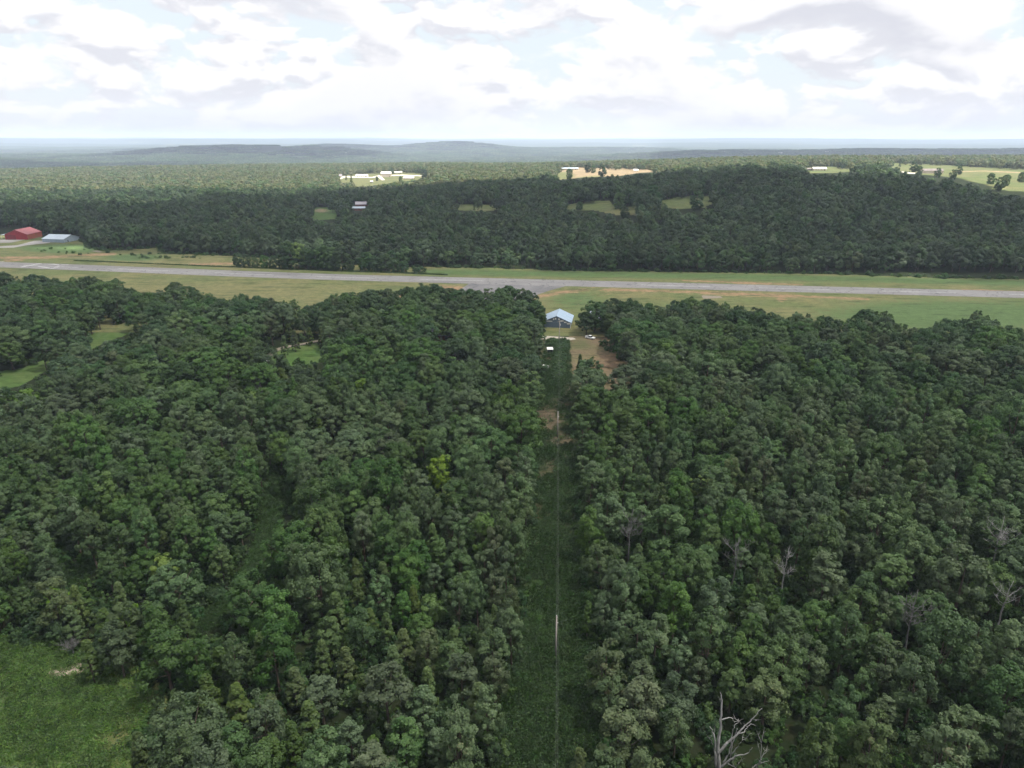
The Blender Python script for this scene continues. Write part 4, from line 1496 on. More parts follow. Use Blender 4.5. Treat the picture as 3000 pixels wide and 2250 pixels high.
# ------------------------------------------------------------------ dead trees
def snag(name, label, base, paths, mat, twigs=0, seed=0):
    """bare tree: paths are polylines (dx, dy, z) with a start and end radius; first one is the trunk"""
    o = thing(name, label, 'dead tree', base)
    r = random.Random(seed)
    for i, (pts, r0, r1) in enumerate(paths):
        mb = MB()
        n = len(pts)
        sub, rad = [], []
        for a in range(n - 1):
            for q in range(4):
                t = q / 4
                p = Vector(pts[a]).lerp(Vector(pts[a + 1]), t)
                g = (a + t) / (n - 1)
                j = 0.0 if (a == 0 and q == 0) else 0.06 + 0.10 * g
                sub.append(p + Vector((r.uniform(-j, j), r.uniform(-j, j), 0)))
                rad.append((r0 + (r1 - r0) * g) * r.uniform(0.9, 1.1))
        sub.append(Vector(pts[-1]))
        rad.append(r1)
        mb.tube(sub, rad, 8)
        nm = 'trunk' if i == 0 else 'limb'
        lo = mb.build(nm, mat, o, smooth=True)
        tw = MB()
        for _ in range(twigs):
            q = r.uniform(0.35, 1.0)
            p = sub[int(q * (len(sub) - 1))]
            d = Vector((r.uniform(-1, 1), r.uniform(-1, 1), r.uniform(0.0, 1.2))).normalized() * r.uniform(0.7, 1.9)
            e = p + d + Vector((0, 0, 0.3))
            tw.tube([p, p + d * 0.5, e], [0.038, 0.026, 0.010], 4)
            tw.tube([p + d * 0.5, p + d * 0.5 + Vector((d.y, -d.x, d.z)) * 0.5], [0.03, 0.01], 4)
        if twigs:
            tw.build('twigs', mat, lo)
    return o


def snag_paths(base, depth, segs):
    """pixel polylines lifted to the vertical plane through the base (with small depth shifts)"""
    out = []
    for pts, r0, r1, dy in segs:
        P = []
        for i, (px, py) in enumerate(pts):
            d = ray(px, py)
            yy = base[1] + dy * i / max(1, len(pts) - 1)
            t = yy / d[1]
            P.append((d[0] * t - base[0], yy - base[1], CAM_H + d[2] * t - base[2]))
        out.append((P, r0, r1))
    return out


sb = np.array([at(2112, 2262)[0], at(2112, 2262)[1], 0.0])


def z7(x, y):
    return (2000 + x / 6.144, 1980 + y / 6.144)


segs = [([(2112, 2262), z7(640, 1500), z7(640, 1200), z7(680, 900), z7(705, 500), z7(672, 290)], 0.42, 0.04, 1.0),
        ([z7(600, 1650), z7(580, 1350), z7(565, 1050), z7(490, 915)], 0.22, 0.05, -0.8),
        ([z7(620, 1420), z7(760, 1240), z7(930, 1110), z7(1100, 930), z7(1200, 830), z7(1430, 580)], 0.26, 0.03, 1.5),
        ([z7(700, 790), z7(800, 755), z7(900, 765), z7(930, 850)], 0.10, 0.03, 0.5),
        ([z7(690, 1640), z7(860, 1500), z7(1000, 1430), z7(1180, 1390), z7(1255, 1290)], 0.20, 0.03, -1.2),
        ([z7(730, 1560), z7(830, 1400), z7(870, 1200), z7(900, 950), z7(990, 850), z7(1000, 770)], 0.13, 0.03, 0.6),
        ([z7(860, 1470), z7(880, 1280), z7(960, 1040), z7(980, 940)], 0.10, 0.04, -0.4),
        ([z7(870, 1420), z7(1000, 1260), z7(1060, 1160), z7(1140, 1140), z7(1245, 1030)], 0.09, 0.02, -0.9),
        ([z7(1000, 1050), z7(1110, 1000), z7(1160, 920), z7(1240, 870), z7(1330, 905)], 0.09, 0.02, 0.8),
        ([z7(800, 1570), z7(950, 1650), (2160, 2262)], 0.08, 0.03, -1.0),
        ([z7(960, 1650), z7(1040, 1530), z7(1110, 1490)], 0.06, 0.02, -1.2),
        ([z7(545, 1240), z7(500, 1140), z7(440, 1080)], 0.05, 0.015, -0.5)]
snag('dead_tree', 'large bare grey snag with twisted broken limbs rising from the woods', sb, snag_paths(sb, 0, segs), M['bare_wood'], 1, 3)
sb2 = np.array(at(2222, 2285))
segs2 = [([(2222, 2285), z7(1330, 1620), z7(1400, 1500), z7(1405, 1300), z7(1420, 1190)], 0.14, 0.03, 0.3),
         ([z7(1400, 1500), z7(1470, 1400), z7(1540, 1350)], 0.07, 0.02, 0.4), ([z7(1360, 1600), z7(1460, 1550), z7(1560, 1520)], 0.07, 0.02, -0.4),
         ([z7(1418, 1200), z7(1380, 1100)], 0.04, 0.015, 0.1), ([z7(1418, 1200), z7(1450, 1080)], 0.04, 0.015, 0.2), ([z7(1395, 1400), z7(1355, 1260)], 0.04, 0.015, -0.2),
         ([z7(1330, 1600), z7(1240, 1670)], 0.06, 0.02, -0.5), ([z7(1430, 1460), z7(1500, 1310)], 0.05, 0.015, 0.5)]
snag('dead_tree', 'slender bare dead tree with forked twigs next to the large snag', sb2, snag_paths(sb2, 0, segs2), M['bare_wood'], 1, 4)


def bare_tree(px, py, h, spread, label, mat, seed, twigs=5, nl=8):
    """bare branching tree whose top is seen at a pixel"""
    p = at(px, py, h)
    r = random.Random(seed)
    paths = [([(0, 0, 0), (r.uniform(-.3, .3), r.uniform(-.3, .3), h * 0.5), (r.uniform(-.6, .6), r.uniform(-.6, .6), h)], 0.2, 0.04)]
    for i in range(nl):
        z0 = h * r.uniform(0.4, 0.75)
        a = 6.283 * i / nl + r.uniform(-.4, .4)
        L = spread * r.uniform(0.6, 1.1)
        paths.append(([(0, 0, z0), (math.cos(a) * L * 0.5, math.sin(a) * L * 0.5, z0 + L * 0.35), (math.cos(a) * L, math.sin(a) * L, min(h * 1.02, z0 + L * r.uniform(0.6, 1.1)))], 0.065, 0.018))
    snag('dead_tree', label, p, paths, mat, twigs, seed)


bare_tree(1850, 1490, 15.5, 4.2, 'bare grey-twigged tree standing near the cut among green oaks', M['twig'], 11, 9, 10)
bare_tree(2310, 1595, 13.5, 2.6, 'small pale bare tree deep among dark oaks', M['bare_wood'], 12, 6)
bare_tree(2690, 1730, 15.5, 4.5, 'bare spreading branches in front of a leafy oak', M['twig'], 13, 7, 10)
bare_tree(2945, 1515, 15.5, 4.5, 'pale bare twiggy tree beside the grey-green oaks', M['bare_wood'], 14, 9, 11)
bare_tree(2160, 1570, 15.0, 3.6, 'thin dark-limbed bare tree amid olive oaks', M['twig'], 15, 7, 9)
bare_tree(760, 1110, 12.5, 3.2, 'grey leafless thicket tree near the white camper', M['twig'], 16, 8, 8)
bare_tree(2960, 1700, 13.0, 3.5, 'pale forked bare tree behind leafy crowns', M['bare_wood'], 17, 6, 8)
bare_tree(208, 1880, 3.2, 1.6, 'low grey leafless bush at the edge of the grass clearing', M['twig'], 18, 9, 8)
print('dead trees', round(time.time() - T0, 1))


# ------------------------------------------------------------------ weeds and grass
def tuft(seed, mat, n, h, spread, w):
    r = np.random.default_rng(seed)
    C = np.stack([r.normal(0, spread, n), r.normal(0, spread, n), r.uniform(0.1, 1, n) * h], 1)
    C[:, 2] *= np.clip(1.2 - np.hypot(C[:, 0], C[:, 1]) / (spread * 3), 0.3, 1)
    N = r.normal(size=(n, 3)) * 0.8 + np.array([0, 0, 0.7])
    V, Fq = quads(C, N, w * r.uniform(0.6, 1.4, n), r, 0.5)
    m = mesh_from('tuft', V, Fq, [M[mat]])
    a = m.attributes.new('tint', 'FLOAT', 'POINT')
    a.data.foreach_set('value', np.repeat(r.uniform(0, 1, n), 4).astype(np.float32))
    return bpy.data.objects.new('tuft_source', m)


WEED = [tuft(1, 'weed', 40, 1.1, 0.42, 0.16), tuft(2, 'weed', 34, 0.8, 0.45, 0.15)]
GRASS = [tuft(3, 'grass_blade', 36, 0.6, 0.5, 0.14), tuft(4, 'grass_blade', 32, 0.4, 0.55, 0.14), tuft(5, 'weed', 30, 0.8, 0.5, 0.14)]


def in_plan(poly_px, n, dens=None):
    P = np.array(Wp(poly_px))[:, :2]
    lo, hi = P.min(0), P.max(0)
    q = rng.uniform(lo, hi, (n, 2))
    q = q[inpoly(q[:, 0], q[:, 1], [tuple(p) for p in P])]
    if dens is not None:
        px, py = proj(q[:, 0], q[:, 1], gz(q[:, 0], q[:, 1]))
        q = q[rng.uniform(0, 1, len(q)) < dens(px, py, q[:, 0], q[:, 1])]
    return q


def strip_d(px, py, x, y):
    v = strip_paint(px, py, x, y)
    return np.clip((1.1 - 1.3 * v['dirt']) * (0.55 + 0.45 * ss(1250, 1500, py)) * (0.6 + 0.6 * vnoise(x, y, 6, 61)), 0.02, 1)


q = in_plan([(1440, 2290), (1500, 1900), (1550, 1500), (1575, 1150), (1600, 1000), (1668, 1000), (1680, 1150), (1690, 1300), (1715, 1500), (1750, 1900), (1790, 2290)], 60000, strip_d)
scatter('weeds', WEED, q[:, 0], q[:, 1], gz(q[:, 0], q[:, 1]) + 0.05, rng.integers(0, 2, len(q)), rng.uniform(0, 6.28, len(q)), rng.uniform(0.6, 1.5, len(q)), rng.uniform(0.5, 1.5, len(q)) * np.clip(1 + 0.5 * vnoise(q[:, 0], q[:, 1], 9, 5), 0.4, 1.6),
        'dense dark weeds growing in the power line cut', 'weeds')


def clear_d(px, py, x, y):
    v = clear_paint(px, py, x, y)
    return np.clip((1 - 1.2 * v['dirt']) * (1 - 0.6 * v['dry']) * (0.55 + 0.55 * vnoise(x, y, 7, 71)), 0.03, 1)


q2 = in_plan([(-500, 1840), (60, 1870), (300, 1890), (440, 1990), (470, 2060), (410, 2160), (360, 2290), (-500, 2290)], 32000, clear_d)
scatter('tall_grass', GRASS, q2[:, 0], q2[:, 1], gz(q2[:, 0], q2[:, 1]) + 0.05, rng.choice(3, len(q2), p=[.45, .35, .2]), rng.uniform(0, 6.28, len(q2)), rng.uniform(0.6, 1.5, len(q2)), rng.uniform(0.5, 1.5, len(q2)),
        'rough tall grass tufts of the clearing', 'grass')
tq = np.concatenate([in_plan(grow(P_, 1.3), 2600) for P_ in (TRACK, TRACK2, TRACK3)])
scatter('track_weeds', WEED, tq[:, 0], tq[:, 1], gz(tq[:, 0], tq[:, 1]) + 0.04, rng.integers(0, 2, len(tq)), rng.uniform(0, 6.28, len(tq)), rng.uniform(0.5, 1.3, len(tq)), rng.uniform(0.3, 1.2, len(tq)),
        'dark weeds growing over the old woodland track', 'weeds')
# dark ditch growth along the far side of the runway
dp = []
for a, b in zip([(215, 764), (480, 775), (700, 784), (1000, 795), (1180, 801)], [(480, 775), (700, 784), (1000, 795), (1180, 801), (1310, 806)]):
    A0, B0 = at(*a), at(*b)
    t = rng.uniform(0, 1, 420)[:, None]
    dp.append(A0 + (B0 - A0) * t + rng.normal(0, 0.5, (420, 3)) * np.array([1, 1, 0]))
dp = np.concatenate(dp)
scatter('ditch_weeds', WEED, dp[:, 0], dp[:, 1], gz(dp[:, 0], dp[:, 1]) + 0.1, rng.integers(0, 2, len(dp)), rng.uniform(0, 6.28, len(dp)), rng.uniform(0.8, 1.5, len(dp)), rng.uniform(0.5, 1.1, len(dp)),
        'dark line of weeds in the ditch beside the runway', 'weeds')
# scrubby growth dotted over the rough ground by the hangars and along the wood edges
sp = in_plan([(100, 722), (280, 730), (480, 742), (670, 752), (560, 762), (330, 756), (60, 748)], 90)
eg = []
for a, b in zip(FE[2:-2], FE[3:-1]):
    A0, B0 = at(*a), at(*b)
    L = np.hypot(*(B0 - A0)[:2])
    k = int(L / 2.2)
    t = rng.uniform(0, 1, k)[:, None]
    eg.append(A0 + (B0 - A0) * t + rng.normal(0, 1.6, (k, 3)) * np.array([1, 1, 0]))
eg = np.concatenate(eg)[:, :2]
sp = np.concatenate([sp, eg])
sq = rng.uniform(0.35, 0.9, len(sp))
sq[-len(eg):] = rng.uniform(0.5, 1.3, len(eg))
scatter('verge_scrub', [SPEC[i].whole for i in IDX['shrub'] + IDX['shrub_dark']], sp[:, 0], sp[:, 1], gz(sp[:, 0], sp[:, 1]), rng.integers(0, 2, len(sp)), rng.uniform(0, 6.28, len(sp)), sq, sq * rng.uniform(0.4, 1.0, len(sp)),
        'low scrub dotted over the rough verge and along the wood edge', 'scrub')
# bramble mounds near the hangar end of the cut
bm_ = in_plan([(1608, 997), (1660, 999), (1655, 1025), (1650, 1090), (1625, 1120), (1622, 1060), (1625, 1020), (1606, 1010)], 900)
scatter('brambles', [SPEC[i].whole for i in IDX['shrub'] + IDX['shrub_dark']], bm_[:, 0], bm_[:, 1], gz(bm_[:, 0], bm_[:, 1]), rng.integers(0, 2, len(bm_)), rng.uniform(0, 6.28, len(bm_)), rng.uniform(0.5, 0.9, len(bm_)), rng.uniform(0.25, 0.6, len(bm_)),
        'green brambles along the cut near the blue hangar', 'brambles')
print('weeds', len(q), len(q2), round(time.time() - T0, 1))


# ------------------------------------------------------------------ buildings
def gable_building(name, label, cat, c, rz, L, W, eave, ridge, wall, roof, over=0.5, group=None, end_wall=None, parts=True, trim=None):
    """ridge along local x; centre c on the land"""
    o = thing(name, label, cat, c, rz, group)
    hl, hw = L / 2, W / 2
    MB().prism([(-hw, -0.4), (hw, -0.4), (hw, eave), (0, ridge), (-hw, eave)], -hl, hl).build('wall', wall, o)
    th = 0.18
    k = (ridge - eave) / hw
    for s in (-1, 1):
        y1 = (hw + over) * s
        z1 = eave - k * over
        mb = MB()
        a = [(-hl - over, 0, ridge + 0.02), (hl + over, 0, ridge + 0.02), (hl + over, y1, z1 + 0.02), (-hl - over, y1, z1 + 0.02)]
        b = [(p[0], p[1], p[2] + th) for p in a]
        mb.add(a + b, [(3, 2, 1, 0), (4, 5, 6, 7), (0, 1, 5, 4), (1, 2, 6, 5), (2, 3, 7, 6), (3, 0, 4, 7)])
        ro = mb.build('roof', roof, o)
        if s == 1:
            MB().prism([(-0.25, ridge + 0.12), (0.25, ridge + 0.12), (0.0, ridge + 0.30)], -hl - over, hl + over).build('ridge_cap', roof, ro)
    return o


def on_side(o, nm, mat, side, L, W, u0, u1, z0, z1, proud=0.06):
    """slab on a wall: side 'f' = -y, 'b' = +y, 'l' = -x, 'r' = +x"""
    hl, hw = L / 2, W / 2
    mb = MB()
    if side == 'f':
        mb.box(u0, u1, -hw - proud, -hw + 0.02, z0, z1)
    elif side == 'b':
        mb.box(u0, u1, hw - 0.02, hw + proud, z0, z1)
    elif side == 'l':
        mb.box(-hl - proud, -hl + 0.02, u0, u1, z0, z1)
    else:
        mb.box(hl - 0.02, hl + proud, u0, u1, z0, z1)
    return mb.build(nm, mat, o)


def window(o, side, L, W, u, z, w=1.2, h=1.2, frame='white_paint'):
    fr = on_side(o, 'window', M[frame], side, L, W, u - w / 2, u + w / 2, z - h / 2, z + h / 2, 0.05)
    on_side(fr, 'pane', M['glass'], side, L, W, u - w / 2 + 0.1, u + w / 2 - 0.1, z - h / 2 + 0.1, z + h / 2 - 0.1, 0.08)


# red hangar: gable to the pad, long flank to the runway
pa, pb, pc = at(31, 700.5), at(82, 702.5), at(118, 700)
ang = R(91)                                             # ridge direction in plan
W_, L_ = 22.0, 24.0
ux, uy = np.array([math.cos(ang), math.sin(ang)]), np.array([-math.sin(ang), math.cos(ang)])
cc_ = pb[:2] + ux * L_ / 2 + uy * W_ / 2
rh = gable_building('red_hangar', 'red metal hangar with faded roof and dark sliding door', 'hangar', (cc_[0], cc_[1], float(gz(*cc_))), ang, L_, W_, 5.2, 9.6, M['red_wall'], M['red_roof'], 0.4)
on_side(rh, 'sliding_door', M['red_door'], 'l', L_, W_, 0.4, 10.0, 0.0, 4.8, 0.15)
on_side(rh, 'sliding_door', M['red_wall'], 'l', L_, W_, -10.0, 0.2, 0.0, 4.8, 0.1)
on_side(rh, 'side_cladding', M['red_rust'], 'f', L_, W_, -11.9, 11.9, 0.0, 5.1, 0.05)
lean = at(18, 700)
ls = thing('lean_to', 'white flat-roofed open lean-to beside the red hangar', 'lean-to', (lean[0], lean[1] + 4, float(gz(lean[0], lean[1]))), ang)
MB().box(-5.5, 5.5, -4, 4, 4.0, 4.3).build('roof', M['white_roof'], ls)
for a in (-5, 0, 5):
    for b in (-3.6, 3.6):
        MB().box(a - .12, a + .12, b - .12, b + .12, -0.3, 4.0).build('post', M['steel'], ls)
# white hangar
pa, pb = at(145, 713), at(188, 711.5)
ang = R(-10)
L_, W_ = 24.0, 20.5
ux, uy = np.array([math.cos(ang), math.sin(ang)]), np.array([-math.sin(ang), math.cos(ang)])
cc_ = pb[:2] - ux * L_ / 2 + uy * W_ / 2
wh = gable_building('white_hangar', 'pale blue-white metal hangar with low gabled roof', 'hangar', (cc_[0], cc_[1], float(gz(*cc_))), ang, L_, W_, 3.2, 6.3, M['white_wall'], M['white_roof'], 0.4)
on_side(wh, 'sliding_door', M['white_wall'], 'f', L_, W_, -8.5, -0.1, 0.0, 2.9, 0.1)
on_side(wh, 'sliding_door', M['white_wall'], 'f', L_, W_, 0.1, 8.5, 0.0, 2.9, 0.14)
on_side(wh, 'door', M['dark'], 'r', L_, W_, -5.5, -4.5, 0.0, 2.1, 0.06)
# blue hangar at the end of the cut: gable towards the cut
pr_, pl_ = at(1671, 962), at(1598, 970)
fr_ang = R(90 - 9)                                      # ridge runs away from the camera
W_, L_ = 15.6, 17.0
ux, uy = np.array([math.cos(fr_ang), math.sin(fr_ang)]), np.array([-math.sin(fr_ang), math.cos(fr_ang)])
cc_ = pr_[:2] + ux * L_ / 2 + uy * W_ / 2
bh = gable_building('blue_hangar', 'slate-blue hangar with pale blue metal roof at the end of the cut', 'hangar', (cc_[0], cc_[1], float(gz(*cc_))), fr_ang, L_, W_, 3.3, 6.7, M['blue_wall'], M['blue_roof'], 0.6)
# white boarding left on the gable
for u0, u1, z0, z1 in ((-7.7, -5.8, 2.2, 3.1), (-5.6, -4.2, 3.0, 3.7), (-4.0, -2.2, 3.7, 4.5), (-1.8, -0.9, 4.5, 5.4), (0.2, 0.9, 4.7, 5.6), (1.3, 2.0, 4.4, 5.3), (2.4, 5.6, 3.4, 3.9)):
    on_side(bh, 'gable_board', M['white_paint'], 'l', L_, W_, u0, u1, z0, z1, 0.07)
on_side(bh, 'corner_post', M['white_paint'], 'l', L_, W_, -7.95, -7.6, 0.0, 2.6, 0.09)
on_side(bh, 'sliding_door', M['blue_wall'], 'l', L_, W_, -5.0, 5.0, 0.0, 3.0, 0.12)

# houses hidden among the near trees
p = at(1288, 992)
h1 = gable_building('charcoal_roof_house', 'house with charcoal shingle roof under the great oaks', 'house', p, R(4), 15, 9, 2.8, 5.6, M['brick_wall'], M['dark_roof'])
for u in (-5, -2, 3.5):
    window(h1, 'f', 15, 9, u, 1.5)
on_side(h1, 'door', M['white_paint'], 'f', 15, 9, 0.4, 1.4, 0.0, 2.1)
MB().box(2.0, 2.8, 0.6, 1.4, 4.4, 6.6).build('chimney', M['brick_wall'], h1)
p = at(1372, 956)
h2 = gable_building('pale_roof_house', 'house with pale grey roof and blue-grey wall glimpsed between the oaks', 'house', p, R(-6), 16, 9, 2.8, 5.4, M['white_wall'], M['pinkish_roof'])
for u in (-6, -3.5, 2):
    window(h2, 'f', 16, 9, u, 1.5)
on_side(h2, 'door', M['brick_wall'], 'f', 16, 9, -1.2, -0.2, 0.0, 2.1)
p = at(1540, 935)
h3 = gable_building('dark_red_shed', 'dark red roofed shed half hidden behind the great oaks', 'shed', p, R(10), 7, 5, 2.4, 4.2, M['cream_wall'], M['red_roof'])
on_side(h3, 'door', M['dark'], 'f', 7, 5, -1.0, 1.0, 0.0, 2.1)
p = at(1775, 942)
h4 = gable_building('white_roof_barn', 'pale-roofed barn mostly hidden behind trees beside the blue hangar', 'barn', p, R(-8), 18, 10, 3.2, 5.8, M['white_wall'], M['white_roof'])
on_side(h4, 'door', M['dark'], 'f', 18, 10, -2.0, 2.0, 0.0, 2.8)
p = at(508, 978)
tp = thing('tarpaulin_canopy', 'small blue canopy showing between the trees by the glade', 'canopy', p, R(20))
MB().prism([(-1.6, 2.2), (1.6, 2.2), (0, 2.9)], -2.2, 2.2).build('canopy_top', M['car_blue'], tp)
for a in (-2, 2):
    for b in (-1.5, 1.5):
        MB().box(a - .05, a + .05, b - .05, b + .05, -0.1, 2.2).build('post', M['steel'], tp)

# small shed, trailer and boards in the run beside the cut
p = at(1611, 1034)
sh = thing('open_shed', 'tiny open-fronted shed with white roof beside the cut', 'shed', p, R(3))
MB().add([(-1.5, -1.3, 2.0), (1.5, -1.3, 2.0), (1.5, 1.3, 2.5), (-1.5, 1.3, 2.5), (-1.5, -1.3, 2.12), (1.5, -1.3, 2.12), (1.5, 1.3, 2.62), (-1.5, 1.3, 2.62)],
         [(3, 2, 1, 0), (4, 5, 6, 7), (0, 1, 5, 4), (1, 2, 6, 5), (2, 3, 7, 6), (3, 0, 4, 7)]).build('roof', M['white_paint'], sh)
MB().box(-1.35, 1.35, 1.05, 1.15, -0.1, 2.4).build('back_wall', M['dark'], sh)
for s in (-1, 1):
    MB().box(s * 1.3 - .05, s * 1.3 + .05, -1.1, 1.05, -0.1, 2.05).build('side_wall', M['dark'], sh)
for s in (-1, 1):
    MB().box(s * 1.3 - .06, s * 1.3 + .06, -1.2, -1.1, -0.1, 2.05).build('post', M['steel'], sh)


def wheel(parent, x, y, r=0.33, w=0.22):
    mb = MB()
    mb.tube([(x, y - w / 2, r), (x, y + w / 2, r)], [r, r], 14)
    t = mb.build('wheel', M['rubber'], parent)
    mb = MB()
    mb.tube([(x, y - w / 2 - 0.01, r), (x, y + w / 2 + 0.01, r)], [r * 0.6, r * 0.6], 10)
    mb.build('rim', M['steel'], t)
    return t


p = at(1598, 1078)
tr = thing('utility_trailer', 'small white-sided trailer on the red earth run', 'trailer', p, R(-28))
MB().box(-1.5, 1.5, -0.8, 0.8, 0.45, 0.55).build('deck', M['dark'], tr)
for s in (-1, 1):
    MB().box(-1.5, 1.5, s * 0.83 - .04, s * 0.83 + .04, 0.45, 1.15).build('side_board', M['white_paint'], tr)
    MB().box(s * 1.54 - .04, s * 1.54 + .04, -0.79, 0.79, 0.45, 1.15).build('end_board', M['white_paint'], tr)
    wheel(tr, 0.1, s * 1.0, 0.32, 0.18)
MB().tube([(1.5, 0, 0.5), (2.6, 0, 0.4)], [0.05, 0.05], 6).build('drawbar', M['steel'], tr)
MB().add(*(lambda b: (b.v, b.f))(MB().box(-1.5, -0.2, -0.78, 0.78, 1.16, 1.22))).build('cover', M['white_paint'], tr)
for (a, b, lab) in (((1618, 1060), (1619, 1046), 'long white board lying at the edge of the red earth run'), ((1614, 1076), (1615, 1068), 'short white board lying below the long board')):
    A0, B0 = at(*a), at(*b)
    d = B0 - A0
    o = MB().box(0, float(np.hypot(d[0], d[1])), -0.15, 0.15, 0.12, 0.24).build('white_board', M['white_paint'], None, A0, math.atan2(d[1], d[0]))
    tag(o, lab, 'board')
p = at(1604, 1064)
o = thing('white_bucket', 'white bucket on the red earth run beside the trailer', 'bucket', p)
MB().tube([(0, 0, 0.1), (0, 0, 0.65)], [0.22, 0.28], 12).build('bucket_body', M['white_paint'], o)
MB().tube([(0, 0, 0.60), (0, 0, 0.66)], [0.31, 0.31], 12).build('bucket_rim', M['white_paint'], o)


# vehicles
def pickup(label, p, rz, paint, nm='pickup_truck', cat='truck'):
    o = thing(nm, label, cat, p, rz)
    bodyp = [(-2.6, 0.45), (2.55, 0.45), (2.65, 0.75), (2.6, 1.05), (1.15, 1.12), (-0.75, 1.1), (-2.6, 1.1)]
    mb = MB()
    n = len(bodyp)
    for s in (-0.92, 0.92):
        mb.v += [(a, s, b) for a, b in bodyp]
    mb.f += [tuple(range(n)), tuple(range(2 * n - 1, n - 1, -1))] + [((i + 1) % n, i, n + i, n + (i + 1) % n) for i in range(n)]
    mb.build('body', paint, o)
    mb = MB()
    a = [(1.15, -.88, 1.12), (1.15, .88, 1.12), (-0.75, .88, 1.12), (-0.75, -.88, 1.12), (0.55, -.74, 1.78), (0.55, .74, 1.78), (-0.62, .76, 1.78), (-0.62, -.76, 1.78)]
    mb.add(a, [(0, 1, 5, 4), (1, 2, 6, 5), (2, 3, 7, 6), (3, 0, 4, 7), (4, 5, 6, 7)])
    cab = mb.build('cab', M['glass'], o)
    MB().box(-0.66, 0.6, -.77, .77, 1.77, 1.84).build('cab_roof', paint, cab)
    MB().box(-2.5, -0.85, -.78, .78, 1.02, 1.115).build('bed_floor', M['dark'], o)
    for s in (-1, 1):
        MB().box(-2.6, -0.8, s * .86 - .06, s * .86 + .06, 1.1, 1.32).build('bed_side', paint, o)
    MB().box(-2.62, -2.5, -.9, .9, 0.75, 1.32).build('tailgate', paint, o)
    for s in (-0.85, 0.85):
        wheel(o, 1.65, s, 0.37, 0.24)
        wheel(o, -1.65, s, 0.37, 0.24)
        MB().box(2.58, 2.68, s * 0.75 - .15, s * 0.75 + .15, 0.75, 0.95).build('headlight', M['steel'], o)
    return o


pickup('white pickup truck parked at the edge of the dirt yard', at(1729, 993) + np.array([0, 0, 0.09]), R(-38), M['car_white'])
p = at(772, 1066)
cv = thing('camper', 'white camper half hidden by trees at the drive end', 'camper', p, R(35))
prof = [(-2.9, 0.5), (2.7, 0.5), (3.0, 1.2), (2.7, 2.4), (2.2, 2.75), (-2.7, 2.75), (-3.0, 2.2)]
mb = MB()
n = len(prof)
for s in (-1.15, 1.15):
    mb.v += [(a, s, b) for a, b in prof]
mb.f += [tuple(range(n)), tuple(range(2 * n - 1, n - 1, -1))] + [((i + 1) % n, i, n + i, n + (i + 1) % n) for i in range(n)]
mb.build('shell', M['car_white'], cv)
for u in (-1.8, 0.6):
    MB().box(u - .5, u + .5, -1.19, -1.14, 1.5, 2.1).build('window', M['glass'], cv)
MB().box(1.5, 2.1, -1.19, -1.14, 0.6, 2.2).build('door', M['white_paint'], cv)
for s in (-1.05, 1.05):
    wheel(cv, 0, s, 0.36, 0.22)

# ---- buildings beyond the runway
def far_building(name, label, px, py, L, W, eave, ridge, rz, wall, roof, cat='house', wins=0, group=None, door=True):
    p = at(px, py)
    o = gable_building(name, label, cat, (p[0], p[1], p[2] + 0.3), R(rz), L, W, eave, ridge, M[wall], M[roof], 0.5, group)
    for i in range(wins):
        window(o, 'f', L, W, -L / 2 + L * (i + 1) / (wins + 1), 1.7, 1.6, 1.4)
    if door:
        on_side(o, 'door', M['dark'], 'f', L, W, L * 0.32, L * 0.32 + 1.6, 0.0, 2.2)
    return o


far_building('farmhouse', 'grey-roofed house, upper of two roofs at the dark wood lawn', 1060, 607, 17, 9, 4.2, 7.4, 8, 'brick_wall', 'pinkish_roof', wins=3)
far_building('long_shed', 'pale-roofed shed just below the grey-roofed house', 1052, 616, 17, 8, 2.8, 4.6, 5, 'brick_wall', 'white_roof', 'shed', 2)
far_building('farm_hall', 'tall cream farm hall with bright white roof', 1132, 518, 24, 14, 7.5, 11.5, 2, 'cream_wall', 'bright_roof', 'barn', 0)
far_building('farm_barn', 'long low white-roofed farm house beside the lane', 1061, 519, 29, 12, 3.6, 6.2, -2, 'white_paint', 'bright_roof', 'house', 5)
far_building('farm_shed', 'narrow white-roofed open shed behind the farm hall', 1166, 508.5, 22, 8, 3.2, 4.8, 0, 'cream_wall', 'bright_roof', 'shed', 0)
far_building('poultry_shed', 'low broad white-roofed shed on the farm meadow', 1198, 524, 24, 12, 1.8, 4.2, -2, 'brick_wall', 'bright_roof', 'shed', 0)
far_building('cottage', 'small dark grey cottage at the meadow end of the farm lane', 995, 518, 13, 8, 3.0, 5.0, 5, 'brown_roof', 'pinkish_roof', wins=2)
far_building('garden_shed', 'tiny white-roofed shed low on the farm meadow', 1089, 535, 6, 5, 2.2, 3.4, 10, 'brown_roof', 'bright_roof', 'shed', 0)
far_building('long_building', 'long pale low building above the hay field', 1666, 498, 48, 14, 3.4, 5.4, -1, 'cream_wall', 'white_roof', 'barn', 6)
far_building('field_shelter', 'small white-roofed shelter at the hay field wood edge', 1862, 502, 10, 8, 2.2, 4.2, 0, 'cream_wall', 'bright_roof', 'shelter', 0)
far_building('white_roof_farmhouse', 'white-roofed farmhouse above the dark slope', 2399, 500, 24, 11, 3.2, 5.8, -3, 'cream_wall', 'bright_roof', 'house', 4)
far_building('brown_roof_annex', 'brown low annex next to the white-roofed farmhouse', 2367, 500, 14, 9, 2.8, 4.4, -3, 'brown_roof', 'brown_roof', 'house', 1)
far_building('long_barn', 'long grey-brown barn on the sunlit pasture', 2729, 508, 32, 13, 4.2, 7.2, -4, 'cream_wall', 'brown_roof', 'barn', 0)
far_building('hidden_house', 'small dark roofed house at the brow of the dark slope', 2218, 501, 12, 8, 3.0, 5.4, 0, 'cream_wall', 'dark_roof', 'house', 2)
